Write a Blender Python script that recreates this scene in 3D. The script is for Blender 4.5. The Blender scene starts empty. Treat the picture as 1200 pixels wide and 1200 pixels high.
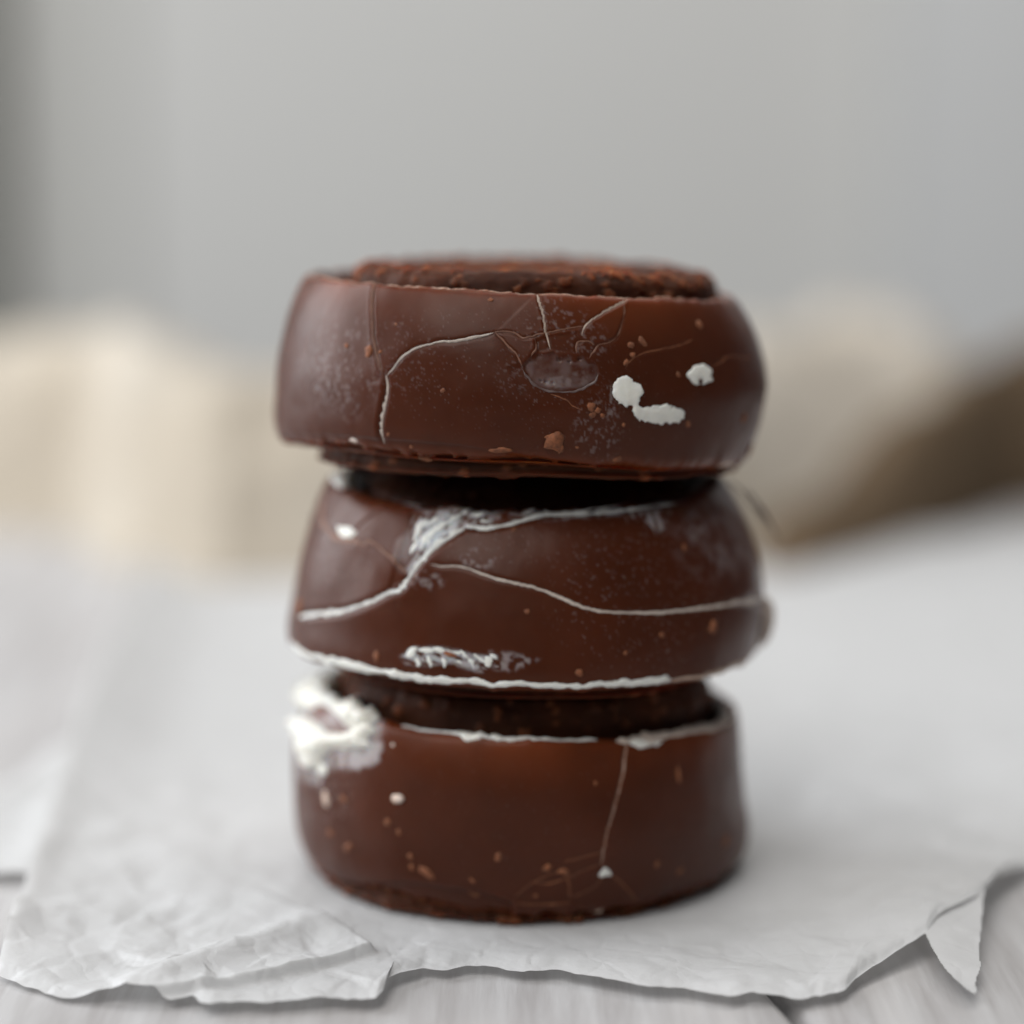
import bpy, math, random
import numpy as np
from mathutils import Vector, geometry
from mathutils.bvhtree import BVHTree

S = bpy.context.scene
COL = S.collection
rng = np.random.default_rng(7)
random.seed(7)
MM = 0.001

# ------------------------------------------------------------------ camera
PITCH = math.radians(9.0)
CAM = np.array([0.0, -300.0, 92.8])          # millimetres
FPX = 1200 * 85 / 36
FWD = np.array([0, math.cos(PITCH), -math.sin(PITCH)])
UP = np.array([0, math.sin(PITCH), math.cos(PITCH)])
cd = bpy.data.cameras.new('camera')
cam = bpy.data.objects.new('camera', cd)
COL.objects.link(cam)
cam.location = CAM * MM
cam.rotation_euler = (math.radians(90) - PITCH, 0, 0)
cd.lens = 85
cd.sensor_width = 36
cd.clip_start = 0.01
cd.clip_end = 50
cd.dof.use_dof = True
cd.dof.focus_distance = 0.2705
cd.dof.aperture_fstop = 5.6
S.camera = cam
S.render.resolution_x = S.render.resolution_y = 1024

# ------------------------------------------------------------------ light and exposure
w = bpy.data.worlds.new('World')
S.world = w
w.use_nodes = True
bg = w.node_tree.nodes['Background']
bg.inputs[0].default_value = (0.80, 0.83, 0.88, 1)
bg.inputs[1].default_value = 0.07

def area_light(name, loc, target, sx, sy, power, color):
    ld = bpy.data.lights.new(name, 'AREA')
    ld.shape = 'RECTANGLE'; ld.size = sx; ld.size_y = sy
    ld.energy = power; ld.color = color
    o = bpy.data.objects.new(name, ld)
    COL.objects.link(o)
    o.location = loc
    o.rotation_euler = (Vector(target) - Vector(loc)).to_track_quat('-Z', 'Y').to_euler()
    return o

area_light('window_light', (-0.88, 0.34, 0.46), (0.02, 0.08, 0.03), 0.9, 0.9, 12.5, (0.94, 0.97, 1.0))
area_light('front_fill_light', (-0.42, -0.66, 1.05), (0.0, 0.0, 0.04), 0.9, 0.9, 10.5, (1.0, 0.985, 0.96))  # added fill, unseen, brightens the cream and the fronts of the cakes
area_light('wall_fill_light', (0.30, 0.50, 1.45), (0.10, 1.05, 0.12), 1.2, 0.7, 10.3, (1.0, 0.975, 0.94))  # unseen lamp added to brighten the wall and the back of the table

S.view_settings.view_transform = 'Standard'
S.view_settings.look = 'None'
S.view_settings.exposure = 0.12
S.view_settings.gamma = 1
S.render.engine = 'CYCLES'
S.cycles.use_denoising = True
S.cycles.max_bounces = 8

# ------------------------------------------------------------------ helpers
def ray(px, py):
    d = FWD + np.array([1.0, 0, 0]) * (px - 600) / FPX + UP * (600 - py) / FPX
    return d / np.linalg.norm(d)

def at_y(px, py, Y):
    d = ray(px, py)
    return CAM + d * ((Y - CAM[1]) / d[1])

def at_z(px, py, Z):
    d = ray(px, py)
    return CAM + d * ((Z - CAM[2]) / d[2])

def project(v):
    q = v - CAM
    dep = q @ FWD
    return 600 + FPX * q[:, 0] / dep, 600 - FPX * (q @ UP) / dep

def hash3(i, j, k, seed):
    h = (i.astype(np.int64) * 374761393 + j.astype(np.int64) * 668265263 + k.astype(np.int64) * 2147483647 + seed * 1274126177) & 0xffffffff
    h = ((h ^ (h >> 13)) * 1274126177) & 0xffffffff
    h = ((h ^ (h >> 16)) * 2246822519) & 0xffffffff
    return ((h ^ (h >> 15)) & 0xffffff) / float(0xffffff)

def vnoise(p, scale, seed=0):
    """value noise in -1..1; scale = feature size in mm"""
    q = p / scale + 100.0
    f = np.floor(q)
    t = q - f
    t = t * t * (3 - 2 * t)
    i, j, k = f[:, 0], f[:, 1], f[:, 2]
    out = 0
    for a in (0, 1):
        wa = t[:, 0] if a else 1 - t[:, 0]
        for b in (0, 1):
            wb = t[:, 1] if b else 1 - t[:, 1]
            for c in (0, 1):
                wc = t[:, 2] if c else 1 - t[:, 2]
                out = out + wa * wb * wc * hash3(i + a, j + b, k + c, seed)
    return out * 2 - 1

def fbm(p, scale, seed=0, oct=3):
    s, a, n = 0, 1.0, 0
    for o in range(oct):
        s = s + a * vnoise(p, scale / 2 ** o, seed + o * 17)
        n += a
        a *= 0.5
    return s / n

def sstep(a, b, x):
    t = np.clip((x - a) / (b - a), 0, 1)
    return t * t * (3 - 2 * t)

def catmull(P, n, closed=False):
    """resample polyline P (m,d) through a Catmull-Rom curve, n samples per span"""
    P = np.asarray(P, float)
    m = len(P)
    out = []
    for i in range(m - 1):
        p0 = P[max(i - 1, 0)]; p1 = P[i]; p2 = P[i + 1]; p3 = P[min(i + 2, m - 1)]
        for t in np.linspace(0, 1, n, endpoint=False):
            out.append(0.5 * ((2 * p1) + (-p0 + p2) * t + (2 * p0 - 5 * p1 + 4 * p2 - p3) * t * t + (-p0 + 3 * p1 - 3 * p2 + p3) * t ** 3))
    out.append(P[-1])
    return np.array(out)

def resample(P, step):
    """even spacing along a polyline"""
    seg = np.linalg.norm(np.diff(P, axis=0), axis=1)
    s = np.concatenate([[0], np.cumsum(seg)])
    n = max(2, int(s[-1] / step) + 1)
    t = np.linspace(0, s[-1], n)
    return np.stack([np.interp(t, s, P[:, k]) for k in range(P.shape[1])], 1)

def poly_sd(px, py, poly):
    """signed distance to polygon, negative inside"""
    P = np.asarray(poly, float)
    n = len(P)
    d = np.full(px.shape, 1e9)
    inside = np.zeros(px.shape, bool)
    for i in range(n):
        a = P[i]; b = P[(i + 1) % n]
        e = b - a
        wx, wy = px - a[0], py - a[1]
        t = np.clip((wx * e[0] + wy * e[1]) / (e @ e + 1e-9), 0, 1)
        d = np.minimum(d, (wx - e[0] * t) ** 2 + (wy - e[1] * t) ** 2)
        c = ((a[1] > py) != (b[1] > py)) & (px < (b[0] - a[0]) * (py - a[1]) / (b[1] - a[1] + 1e-12) + a[0])
        inside ^= c
    d = np.sqrt(d)
    return np.where(inside, -d, d)

def seg_dist(V, P):
    """distance of points V (n,3) to polyline P (m,3), with nearest segment index"""
    best = np.full(len(V), 1e9)
    idx = np.zeros(len(V), int)
    for i in range(len(P) - 1):
        a, b = P[i], P[i + 1]
        e = b - a
        w_ = V - a
        t = np.clip((w_ @ e) / (e @ e + 1e-12), 0, 1)
        d = ((w_ - t[:, None] * e) ** 2).sum(1)
        m = d < best
        best[m] = d[m]
        idx[m] = i
    return np.sqrt(best), idx

def mesh_obj(name, verts, faces, mat, parent=None, smooth=True, attrs=None, origin=None):
    """verts in mm (world); object placed under parent (an Empty) or at origin"""
    v = np.asarray(verts, float)
    o_ = np.array(parent.location) / MM if parent is not None and parent.parent is None else None
    if parent is not None and parent.parent is not None:
        o_ = (np.array(parent.parent.location) + np.array(parent.location)) / MM
    base = o_ if o_ is not None else (np.array(origin, float) if origin is not None else np.zeros(3))
    me = bpy.data.meshes.new(name)
    f = np.asarray(faces)
    v = (v - base) * MM
    me.from_pydata([], [], []) if False else None
    n, m, k = len(v), len(f), f.shape[1]
    me.vertices.add(n)
    me.vertices.foreach_set('co', v.astype(np.float32).ravel())
    me.loops.add(m * k)
    me.loops.foreach_set('vertex_index', f.astype(np.int32).ravel())
    me.polygons.add(m)
    me.polygons.foreach_set('loop_start', np.arange(0, m * k, k, dtype=np.int32))
    me.polygons.foreach_set('use_smooth', np.full(m, smooth))
    me.update(calc_edges=True)
    me.validate()
    if attrs:
        for kx, val in attrs.items():
            a = me.attributes.new(kx, 'FLOAT', 'POINT')
            a.data.foreach_set('value', np.asarray(val, np.float32))
    me.materials.append(mat)
    o = bpy.data.objects.new(name, me)
    COL.objects.link(o)
    if parent is not None:
        o.parent = parent
    else:
        o.location = base * MM
    return o

def thing(name, loc, label, cat, group=None):
    o = bpy.data.objects.new(name, None)
    o.empty_display_size = 0.02
    COL.objects.link(o)
    o.location = np.array(loc) * MM
    o['label'] = label
    o['category'] = cat
    if group:
        o['group'] = group
    return o

def grid_faces(nr, nc, wrap):
    i, j = np.meshgrid(np.arange(nr - 1), np.arange(nc if wrap else nc - 1), indexing='ij')
    j2 = (j + 1) % nc
    return np.stack([i * nc + j, (i + 1) * nc + j, (i + 1) * nc + j2, i * nc + j2], -1).reshape(-1, 4)

# ------------------------------------------------------------------ materials
def new_mat(name):
    m = bpy.data.materials.new(name)
    m.use_nodes = True
    nt = m.node_tree
    return m, nt, nt.nodes['Principled BSDF']

def N(nt, typ, **kw):
    n = nt.nodes.new(typ)
    for k, v in kw.items():
        if k.startswith('i_'):
            n.inputs[k[2:].replace('_', ' ')].default_value = v
        else:
            setattr(n, k, v)
    return n

def mixc(nt, fac, a, b):
    m = nt.nodes.new('ShaderNodeMix')
    m.data_type = 'RGBA'
    for sock, val in ((m.inputs[0], fac), (m.inputs[6], a), (m.inputs[7], b)):
        if hasattr(val, 'is_output') or isinstance(val, bpy.types.NodeSocket):
            nt.links.new(val, sock)
        else:
            sock.default_value = val
    return m.outputs[2]

def ramp(nt, src, p0, p1, c0=(0, 0, 0, 1), c1=(1, 1, 1, 1)):
    r = nt.nodes.new('ShaderNodeValToRGB')
    r.color_ramp.elements[0].position = p0
    r.color_ramp.elements[1].position = p1
    r.color_ramp.elements[0].color = c0
    r.color_ramp.elements[1].color = c1
    nt.links.new(src, r.inputs[0])
    return r.outputs[0]

def objcoord(nt):
    return nt.nodes.new('ShaderNodeTexCoord').outputs['Object']

def noise(nt, co, scale, detail=3, rough=0.5):
    n = N(nt, 'ShaderNodeTexNoise')
    n.inputs['Scale'].default_value = scale
    n.inputs['Detail'].default_value = detail
    n.inputs['Roughness'].default_value = rough
    nt.links.new(co, n.inputs['Vector'])
    return n.outputs['Fac']

def bump(nt, src, strength, dist, prev=None):
    b = N(nt, 'ShaderNodeBump')
    b.inputs['Strength'].default_value = strength
    b.inputs['Distance'].default_value = dist
    nt.links.new(src, b.inputs['Height'])
    if prev is not None:
        nt.links.new(prev, b.inputs['Normal'])
    return b.outputs[0]

def attr(nt, name):
    return N(nt, 'ShaderNodeAttribute', attribute_name=name).outputs['Fac']

def choc_material(name, c_dark, c_warm, rough=(0.34, 0.5), spec=0.22, crumb_col=(0.20, 0.070, 0.028, 1)):
    m, nt, p = new_mat(name)
    co = objcoord(nt)
    n1 = noise(nt, co, 90, 4, 0.55)
    base = mixc(nt, ramp(nt, n1, 0.35, 0.7), c_dark, c_warm)
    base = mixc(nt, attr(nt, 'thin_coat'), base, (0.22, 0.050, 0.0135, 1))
    crumb = attr(nt, 'crumbs')
    base = mixc(nt, crumb, base, crumb_col)
    film = attr(nt, 'film')
    base = mixc(nt, film, base, (0.58, 0.56, 0.57, 1))
    nt.links.new(base, p.inputs['Base Color'])
    rr = mixc(nt, ramp(nt, noise(nt, co, 260, 4, 0.6), 0.3, 0.7), (rough[0],) * 3 + (1,), (rough[1],) * 3 + (1,))
    nt.links.new(rr, p.inputs['Roughness'])
    p.inputs['Specular IOR Level'].default_value = spec
    p.inputs['Specular Tint'].default_value = (1.0, 0.89, 0.85, 1)
    p.inputs['Subsurface Weight'].default_value = 0.65
    p.inputs['Subsurface Radius'].default_value = (1.0, 0.30, 0.12)
    p.inputs['Subsurface Scale'].default_value = 0.0036
    b = bump(nt, noise(nt, co, 420, 4, 0.6), 0.12, 0.0002)
    b = bump(nt, noise(nt, co, 2600, 2, 0.5), 0.10, 0.00004, b)
    nt.links.new(b, p.inputs['Normal'])
    return m

CHOC = choc_material('milk_chocolate', (0.062, 0.0142, 0.0052, 1), (0.080, 0.0186, 0.0068, 1), (0.29, 0.43))
BISCUIT = choc_material('chocolate_biscuit', (0.038, 0.0115, 0.0055, 1), (0.080, 0.023, 0.009, 1), (0.55, 0.8), 0.15)

def simple(name, col, rough, sss=0.0, sscale=0.001, bumps=(), radius=(1, 0.8, 0.6), var=None, spec=0.5):
    m, nt, p = new_mat(name)
    co = objcoord(nt)
    if var:
        nt.links.new(mixc(nt, ramp(nt, noise(nt, co, var[1], 4, 0.6), 0.35, 0.68), col, var[0]), p.inputs['Base Color'])
    else:
        p.inputs['Base Color'].default_value = col
    p.inputs['Roughness'].default_value = rough
    p.inputs['Specular IOR Level'].default_value = spec
    if sss:
        p.inputs['Subsurface Weight'].default_value = sss
        p.inputs['Subsurface Radius'].default_value = radius
        p.inputs['Subsurface Scale'].default_value = sscale
    prev = None
    for sc, st, di in bumps:
        prev = bump(nt, noise(nt, co, sc, 4, 0.6), st, di, prev)
    if prev is not None:
        nt.links.new(prev, p.inputs['Normal'])
    return m

CREAM = simple('white_cream', (0.88, 0.87, 0.80, 1), 0.5, 0.4, 0.0012, ((900, 0.35, 0.0002), (3000, 0.2, 0.00006)), var=((0.80, 0.78, 0.71, 1), 700))
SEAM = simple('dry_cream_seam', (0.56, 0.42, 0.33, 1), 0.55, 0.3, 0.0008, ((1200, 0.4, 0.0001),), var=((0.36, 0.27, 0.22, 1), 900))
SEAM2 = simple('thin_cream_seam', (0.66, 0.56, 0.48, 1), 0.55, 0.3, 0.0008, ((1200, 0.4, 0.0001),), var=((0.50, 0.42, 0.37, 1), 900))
HAIR = simple('pale_chocolate_crack', (0.22, 0.095, 0.055, 1), 0.5, 0.2, 0.0008, (), var=((0.15, 0.06, 0.032, 1), 900))
EDGE = simple('broken_chocolate_edge', (0.30, 0.13, 0.075, 1), 0.6, 0.3, 0.0008, ((1500, 0.4, 0.0001),), var=((0.52, 0.36, 0.28, 1), 1100))
CRUMB = simple('biscuit_crumb', (0.30, 0.100, 0.038, 1), 0.75, 0.2, 0.0006, ((2500, 0.6, 0.0002),), var=((0.13, 0.045, 0.02, 1), 1500))
PALECRUMB = simple('pale_crumb', (0.68, 0.47, 0.36, 1), 0.6, 0.3, 0.0006, (), var=((0.75, 0.66, 0.60, 1), 1500))
FLAKE = simple('bloomed_chocolate', (0.155, 0.115, 0.110, 1), 0.42, 0.2, 0.0008, ((1500, 0.3, 0.0001),), var=((0.085, 0.045, 0.036, 1), 800))

# ------------------------------------------------------------------ the setting
def plank_material():
    m, nt, p = new_mat('whitewashed_wood')
    co = objcoord(nt)
    mp = N(nt, 'ShaderNodeMapping')
    mp.inputs['Scale'].default_value = (1.0, 0.06, 1.0)
    nt.links.new(co, mp.inputs[0])
    g = noise(nt, mp.outputs[0], 260, 6, 0.65)
    g2 = noise(nt, mp.outputs[0], 60, 4, 0.6)
    big = noise(nt, co, 9, 4, 0.6)
    c = mixc(nt, ramp(nt, g, 0.36, 0.62), (0.36, 0.345, 0.345, 1), (0.50, 0.495, 0.50, 1))
    c = mixc(nt, ramp(nt, g2, 0.55, 0.75), c, (0.62, 0.61, 0.61, 1))
    c = mixc(nt, ramp(nt, big, 0.50, 0.75), c, (0.46, 0.44, 0.43, 1))
    nt.links.new(c, p.inputs['Base Color'])
    p.inputs['Roughness'].default_value = 0.55
    b = bump(nt, g, 0.3, 0.0004)
    nt.links.new(b, p.inputs['Normal'])
    return m
PLANK = plank_material()

TABLE_Z = -1.6
YAW = math.radians(12.0)          # the boards run away from the camera, turned to the left
table = thing('wooden_table', (0, 300, TABLE_Z), 'whitewashed wooden board table under the white baking paper', 'table')
seam_pt = at_z(930, 1184, TABLE_Z)
bd = np.array([-math.sin(YAW), math.cos(YAW), 0])      # along the boards
bn = np.array([math.cos(YAW), math.sin(YAW), 0])       # across them
BW = 120.5
for k in range(-4, 5):
    gap = 1.5
    x0, x1 = k * BW + gap / 2, (k + 1) * BW - gap / 2
    ys = np.linspace(-260, 540, 60)
    prof = [(x0, -14), (x0, -1.2), (x0 + 0.5, -0.35), (x0 + 1.5, 0)] + [(x, 0) for x in np.linspace(x0 + 6, x1 - 6, 8)] + [(x1 - 1.5, 0), (x1 - 0.5, -0.35), (x1, -1.2), (x1, -14)]
    V = []
    for y in ys:
        for (x, z) in prof:
            V.append(seam_pt * [1, 1, 0] + bn * x + bd * y + np.array([0, 0, TABLE_Z + z]))
    V = np.array(V)
    dz = vnoise(V, 30.0, 50 + k) * 0.12
    V[:, 2] += dz
    o = mesh_obj('plank', V, grid_faces(len(ys), len(prof), False), PLANK, table)
under = mesh_obj('table_underside', [at_z(600, 600, -20) * 0 + np.array(q) for q in ((-800, -300, -19), (800, -300, -19), (800, 430, -19), (-800, 430, -19))], [(0, 1, 2, 3)],
                 simple('dark_underboard', (0.03, 0.026, 0.024, 1), 0.8), table, smooth=False)

WALLM = simple('grey_wall_paint', (0.645, 0.64, 0.622, 1), 0.8, bumps=((300, 0.1, 0.0005),), var=((0.63, 0.625, 0.607, 1), 3))
WALLR = simple('window_lit_wall_paint', (0.68, 0.685, 0.685, 1), 0.8, bumps=((300, 0.1, 0.0005),), var=((0.668, 0.673, 0.673, 1), 3))  # paler paint holds the window light on the wall's right part

def box(name, lo, hi, mat, parent=None, origin=None, bevel=0.0):
    lo = np.array(lo, float); hi = np.array(hi, float)
    V = [[(lo, hi)[(i >> k) & 1][k] for k in range(3)] for i in range(8)]
    F = [(0, 2, 3, 1), (4, 5, 7, 6), (0, 1, 5, 4), (2, 6, 7, 3), (0, 4, 6, 2), (1, 3, 7, 5)]
    o = mesh_obj(name, V, F, mat, parent, smooth=False, origin=origin)
    if bevel:
        md = o.modifiers.new('bevel', 'BEVEL'); md.width = bevel * MM; md.segments = 2
    return o

WY = 1200
wl = box('wall', (-900, WY, -600), (232, WY + 60, 1600), WALLM, origin=(0, WY, 0)); wl['kind'] = 'structure'
wr = box('wall', (234, WY - 30, -600), (1100, WY + 60, 1600), WALLR, origin=(400, WY, 0)); wr['kind'] = 'structure'
DARK = simple('dark_grey_paint', (0.22, 0.22, 0.20, 1), 0.6)
dp = thing('left_panel', (-420, WY - 45, -600), 'dark grey panel at the far left of the wall, with a strip for its falloff', 'wall panel')  # dark panel where the wall ends darker at the left
box('upright', (-520, WY - 40, -600), (-312, WY - 2, 1500), DARK, dp, bevel=4)
box('falloff_strip', (-311.5, WY - 8, -600), (-240, WY - 2, 1500), simple('wall_falloff_grey', (0.565, 0.56, 0.535, 1), 0.7), dp, bevel=4)  # mid-grey step added to paint the wall's falloff to the left

# ------------------------------------------------------------------ crumpled cloth behind
def linen_material(name, c1, c2):
    m, nt, p = new_mat(name)
    co = objcoord(nt)
    wv = noise(nt, co, 900, 2, 0.5)
    c = mixc(nt, ramp(nt, noise(nt, co, 14, 3, 0.5), 0.4, 0.65), c1, c2)
    nt.links.new(c, p.inputs['Base Color'])
    p.inputs['Roughness'].default_value = 0.9
    p.inputs['Specular IOR Level'].default_value = 0.2
    nt.links.new(bump(nt, wv, 0.3, 0.0006), p.inputs['Normal'])
    return m
LINEN = linen_material('beige_linen', (0.47, 0.415, 0.34, 1), (0.55, 0.505, 0.44, 1))
SHADED_LINEN = linen_material('shaded_brown_linen', (0.13, 0.09, 0.055, 1), (0.18, 0.13, 0.085, 1))  # shade of the linen's right flank put into a brown colour

def mound(name, x0, x1, y0, y1, hfun, mat, nx, ny, label):
    x = np.linspace(x0, x1, nx); y = np.linspace(y0, y1, ny)
    X, Y = np.meshgrid(x, y)
    Z = hfun(X.ravel(), Y.ravel())
    V = np.stack([X.ravel(), Y.ravel(), Z], 1)
    F = grid_faces(ny, nx, False)
    keep = (Z[F] > TABLE_Z + 0.3).any(1)
    o = mesh_obj(name, V, F[keep], mat, origin=((x0 + x1) / 2, (y0 + y1) / 2, TABLE_Z))
    md = o.modifiers.new('thickness', 'SOLIDIFY'); md.thickness = 0.0012; md.offset = 1
    o['label'] = label; o['category'] = 'cloth'
    return o

def linen_height(X, Y):
    P = np.stack([X, Y, X * 0], 1)
    # ridge line of the bunched cloth, as heights along x (mm)
    top = np.interp(X, [-190, -150, -112, -80, -50, -20, 20, 60, 85, 110, 130, 150, 165], [20, 34, 44, 46, 38, 40, 44, 40, 43, 38, 26, 12, 0])
    front = np.interp(X, [-190, -104, -88, -62, 0, 44, 60, 80, 100, 130, 170], [268, 262, 222, 202, 202, 206, 226, 256, 285, 322, 340])
    yc = front + np.interp(X, [-190, 40, 75, 170], [48, 50, 95, 100]) + 8 * np.sin(X / 37.0)
    t = np.clip((Y - front) / (yc - front), 0, None)
    a = np.where(t < 1, np.sin(np.clip(t, 0, 1) * math.pi / 2) ** 1.15, np.clip(1 - ((Y - yc) / 110.0) ** 2, 0, 1))
    h = top * a
    f = np.sin(X / 13.0 + 1.6 * vnoise(P, 60, 3) + Y / 31.0) * 1.1 + fbm(P, 38, 5) * 9 + (1 - np.abs(vnoise(P, 26, 8))) * 4 - 2.5
    return TABLE_Z + h + f * sstep(0, 14, h)

mound('linen_cloth', -220, 172, 185, 500, linen_height, LINEN, 300, 190, 'crumpled beige linen cloth bunched behind the stack')

def shaded_fold_height(X, Y):
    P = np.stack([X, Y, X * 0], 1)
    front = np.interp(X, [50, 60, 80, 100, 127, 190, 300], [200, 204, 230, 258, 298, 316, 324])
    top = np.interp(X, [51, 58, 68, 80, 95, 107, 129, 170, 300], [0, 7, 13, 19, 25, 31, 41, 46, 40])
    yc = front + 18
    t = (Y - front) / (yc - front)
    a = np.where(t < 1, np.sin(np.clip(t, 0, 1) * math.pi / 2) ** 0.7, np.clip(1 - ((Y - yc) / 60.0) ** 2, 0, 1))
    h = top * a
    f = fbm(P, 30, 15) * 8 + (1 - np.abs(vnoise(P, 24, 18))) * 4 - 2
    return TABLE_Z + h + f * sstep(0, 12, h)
mound('linen_cloth', 50, 300, 190, 430, shaded_fold_height, SHADED_LINEN, 220, 170, 'dark brown cloth folded at the right beside the beige linen')

# ------------------------------------------------------------------ baking paper
def paper_material():
    m, nt, p = new_mat('baking_paper')
    co = objcoord(nt)
    p.inputs['Base Color'].default_value = (0.80, 0.80, 0.80, 1)
    n1 = noise(nt, co, 120, 5, 0.6)
    nt.links.new(mixc(nt, ramp(nt, n1, 0.35, 0.7), (0.72, 0.725, 0.73, 1), (0.79, 0.795, 0.805, 1)), p.inputs['Base Color'])
    p.inputs['Roughness'].default_value = 0.48
    p.inputs['Specular IOR Level'].default_value = 0.35
    v = N(nt, 'ShaderNodeTexVoronoi', feature='DISTANCE_TO_EDGE')
    v.inputs['Scale'].default_value = 190
    wob = N(nt, 'ShaderNodeVectorMath', operation='ADD')
    nz = N(nt, 'ShaderNodeTexNoise'); nz.inputs['Scale'].default_value = 120; nz.inputs['Detail'].default_value = 4
    sc = N(nt, 'ShaderNodeVectorMath', operation='SCALE'); sc.inputs[3].default_value = 0.006
    nt.links.new(co, nz.inputs['Vector']); nt.links.new(nz.outputs['Color'], sc.inputs[0])
    nt.links.new(co, wob.inputs[0]); nt.links.new(sc.outputs[0], wob.inputs[1]); nt.links.new(wob.outputs[0], v.inputs['Vector'])
    b = bump(nt, ramp(nt, v.outputs['Distance'], 0.0, 0.12), 0.18, 0.0003)
    b = bump(nt, noise(nt, co, 700, 5, 0.65), 0.3, 0.0003, b)
    nt.links.new(b, p.inputs['Normal'])
    tr = N(nt, 'ShaderNodeBsdfTranslucent'); tr.inputs[0].default_value = (0.8, 0.8, 0.79, 1)
    mx = N(nt, 'ShaderNodeMixShader'); mx.inputs[0].default_value = 0.30
    out = nt.nodes['Material Output']
    nt.links.new(p.outputs[0], mx.inputs[1]); nt.links.new(tr.outputs[0], mx.inputs[2]); nt.links.new(mx.outputs[0], out.inputs[0])
    return m
PAPER = paper_material()

def facets(X, Y, cell, amp, seed):
    """creased surface: random heights on a jittered triangulation, flat facets between sharp folds"""
    r = np.random.default_rng(seed)
    gx = np.arange(X.min() - 2 * cell, X.max() + 3 * cell, cell)
    gy = np.arange(Y.min() - 2 * cell, Y.max() + 3 * cell, cell)
    nx, ny = len(gx), len(gy)
    PX = gx[None, :] + r.uniform(-0.38, 0.38, (ny, nx)) * cell
    PY = gy[:, None] + r.uniform(-0.38, 0.38, (ny, nx)) * cell
    H = r.uniform(-1, 1, (ny, nx)) * amp
    verts = np.stack([PX.ravel(), PY.ravel(), H.ravel()], 1)
    tris = []
    flip = r.random((ny, nx)) < 0.5
    for i in range(ny - 1):
        for j in range(nx - 1):
            q = (i * nx + j, i * nx + j + 1, (i + 1) * nx + j + 1, (i + 1) * nx + j)
            if flip[i, j]:
                tris += [(q[0], q[1], q[2]), (q[0], q[2], q[3])]
            else:
                tris += [(q[0], q[1], q[3]), (q[1], q[2], q[3])]
    bv = BVHTree.FromPolygons(verts.tolist(), tris)
    down = Vector((0, 0, -1))
    out = np.zeros(len(X))
    for k in range(len(X)):
        h = bv.ray_cast(Vector((X[k], Y[k], 50.0)), down)[0]
        out[k] = h.z if h is not None else 0.0
    return out

paper = thing('baking_paper', (0, 40, 0), 'crumpled white baking paper with ragged front edge under the chocolate stack', 'baking paper')

def paper_rest(x, y):
    """how far from the flattened patch under the stack"""
    r = np.hypot(x - 1, y)
    return sstep(24, 46, r)

front_px = [(-4, 1140), (60, 1160), (120, 1166), (200, 1170), (226, 1167), (234, 1175), (246, 1179), (300, 1177), (380, 1173), (440, 1173), (449, 1164), (453, 1150), (470, 1142), (500, 1136), (540, 1133), (590, 1135), (640, 1139),
            (676, 1143), (720, 1153), (760, 1161), (812, 1164), (850, 1168), (900, 1168), (962, 1169), (990, 1160), (1003, 1146), (1030, 1128), (1052, 1112), (1085, 1092), (1098, 1072),
            (1114, 1058), (1150, 1040), (1168, 1026), (1185, 1021), (1210, 1016), (1300, 1000), (1450, 980)]
fc = resample(np.array(front_px, float), 2.2)
nU = len(fc)
tt = np.arange(nU)
fc[:, 1] += 2.2 * vnoise(np.stack([fc[:, 0], fc[:, 0] * 0, fc[:, 0] * 0], 1), 26.0, 91) + 0.7 * vnoise(np.stack([fc[:, 0], fc[:, 0] * 0, fc[:, 0] * 0], 1), 9.0, 92)
def lift(x, y):
    """broad shape of the sheet: raised right front corner"""
    return 4.2 * np.exp(-(((x - 54) / 15) ** 2 + ((y + 24) / 18) ** 2))
FC = np.array([at_z(a, b, -0.35) for a, b in fc])
for _ in range(6):
    FC = np.array([at_z(a, b, -0.35 + lift(q[0], q[1])) for (a, b), q in zip(fc, FC)])
bl = at_z(168, 690, 0); br = np.array([230.0, 300.0, 0])
us = (FC[:, 0] - FC[0, 0]) / (FC[-1, 0] - FC[0, 0])
BC = bl[None] * (1 - us[:, None]) + br[None] * us[:, None]
nV = 330
vs = np.concatenate([[0], (np.linspace(0, 1, nV - 1) * 0.985 + 0.004) ** 1.9 ])
vs[-1] = 1
vs = np.maximum.accumulate(vs + np.arange(nV) * 1e-5)
G = FC[None] * (1 - vs[:, None, None]) + BC[None] * vs[:, None, None]
X = G[..., 0].ravel(); Y = G[..., 1].ravel()
VV = np.repeat(vs, nU); UU = np.tile(us, nV)
P3 = np.stack([X, Y, X * 0], 1)
rest = paper_rest(X, Y)
# more crumpled at the front and left
cr = 0.35 + 0.9 * sstep(-5, -55, X) * sstep(90, -5, Y) + 0.35 * sstep(20, -30, Y) + 0.35 * sstep(26, 44, X) * sstep(70, 0, Y)
near_front = sstep(120, 40, Y)
Z = facets(X, Y, 17, 0.5, 21) * rest * cr + vnoise(P3, 45, 30) * 0.4 * rest
nf = Y < 130
Z[nf] += (facets(X[nf], Y[nf], 6.5, 0.46, 22) * (0.25 + 0.75 * rest[nf]) + facets(X[nf], Y[nf], 2.3, 0.19, 23) * (0.4 + 0.6 * rest[nf])) * cr[nf] * near_front[nf]
fd = np.hypot(X - np.tile(FC[:, 0], nV), Y - np.tile(FC[:, 1], nV))          # mm from the front edge
mid = sstep(-14, 0, X) * sstep(48, 30, X)
Z *= 0.55 + 0.45 * sstep(0, 5, fd)
lipn = 0.75 + 0.6 * vnoise(P3, 11, 35)
Z += (-0.6 * np.exp(-(fd / 2.0) ** 2) + (0.25 * np.exp(-((fd - 5.5 - 1.5 * vnoise(P3, 9, 36)) / 2.6) ** 2)) * mid) * lipn
ld = np.abs(X - (FC[0, 0] * (1 - VV) + bl[0] * VV))                           # mm from the left edge
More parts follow.
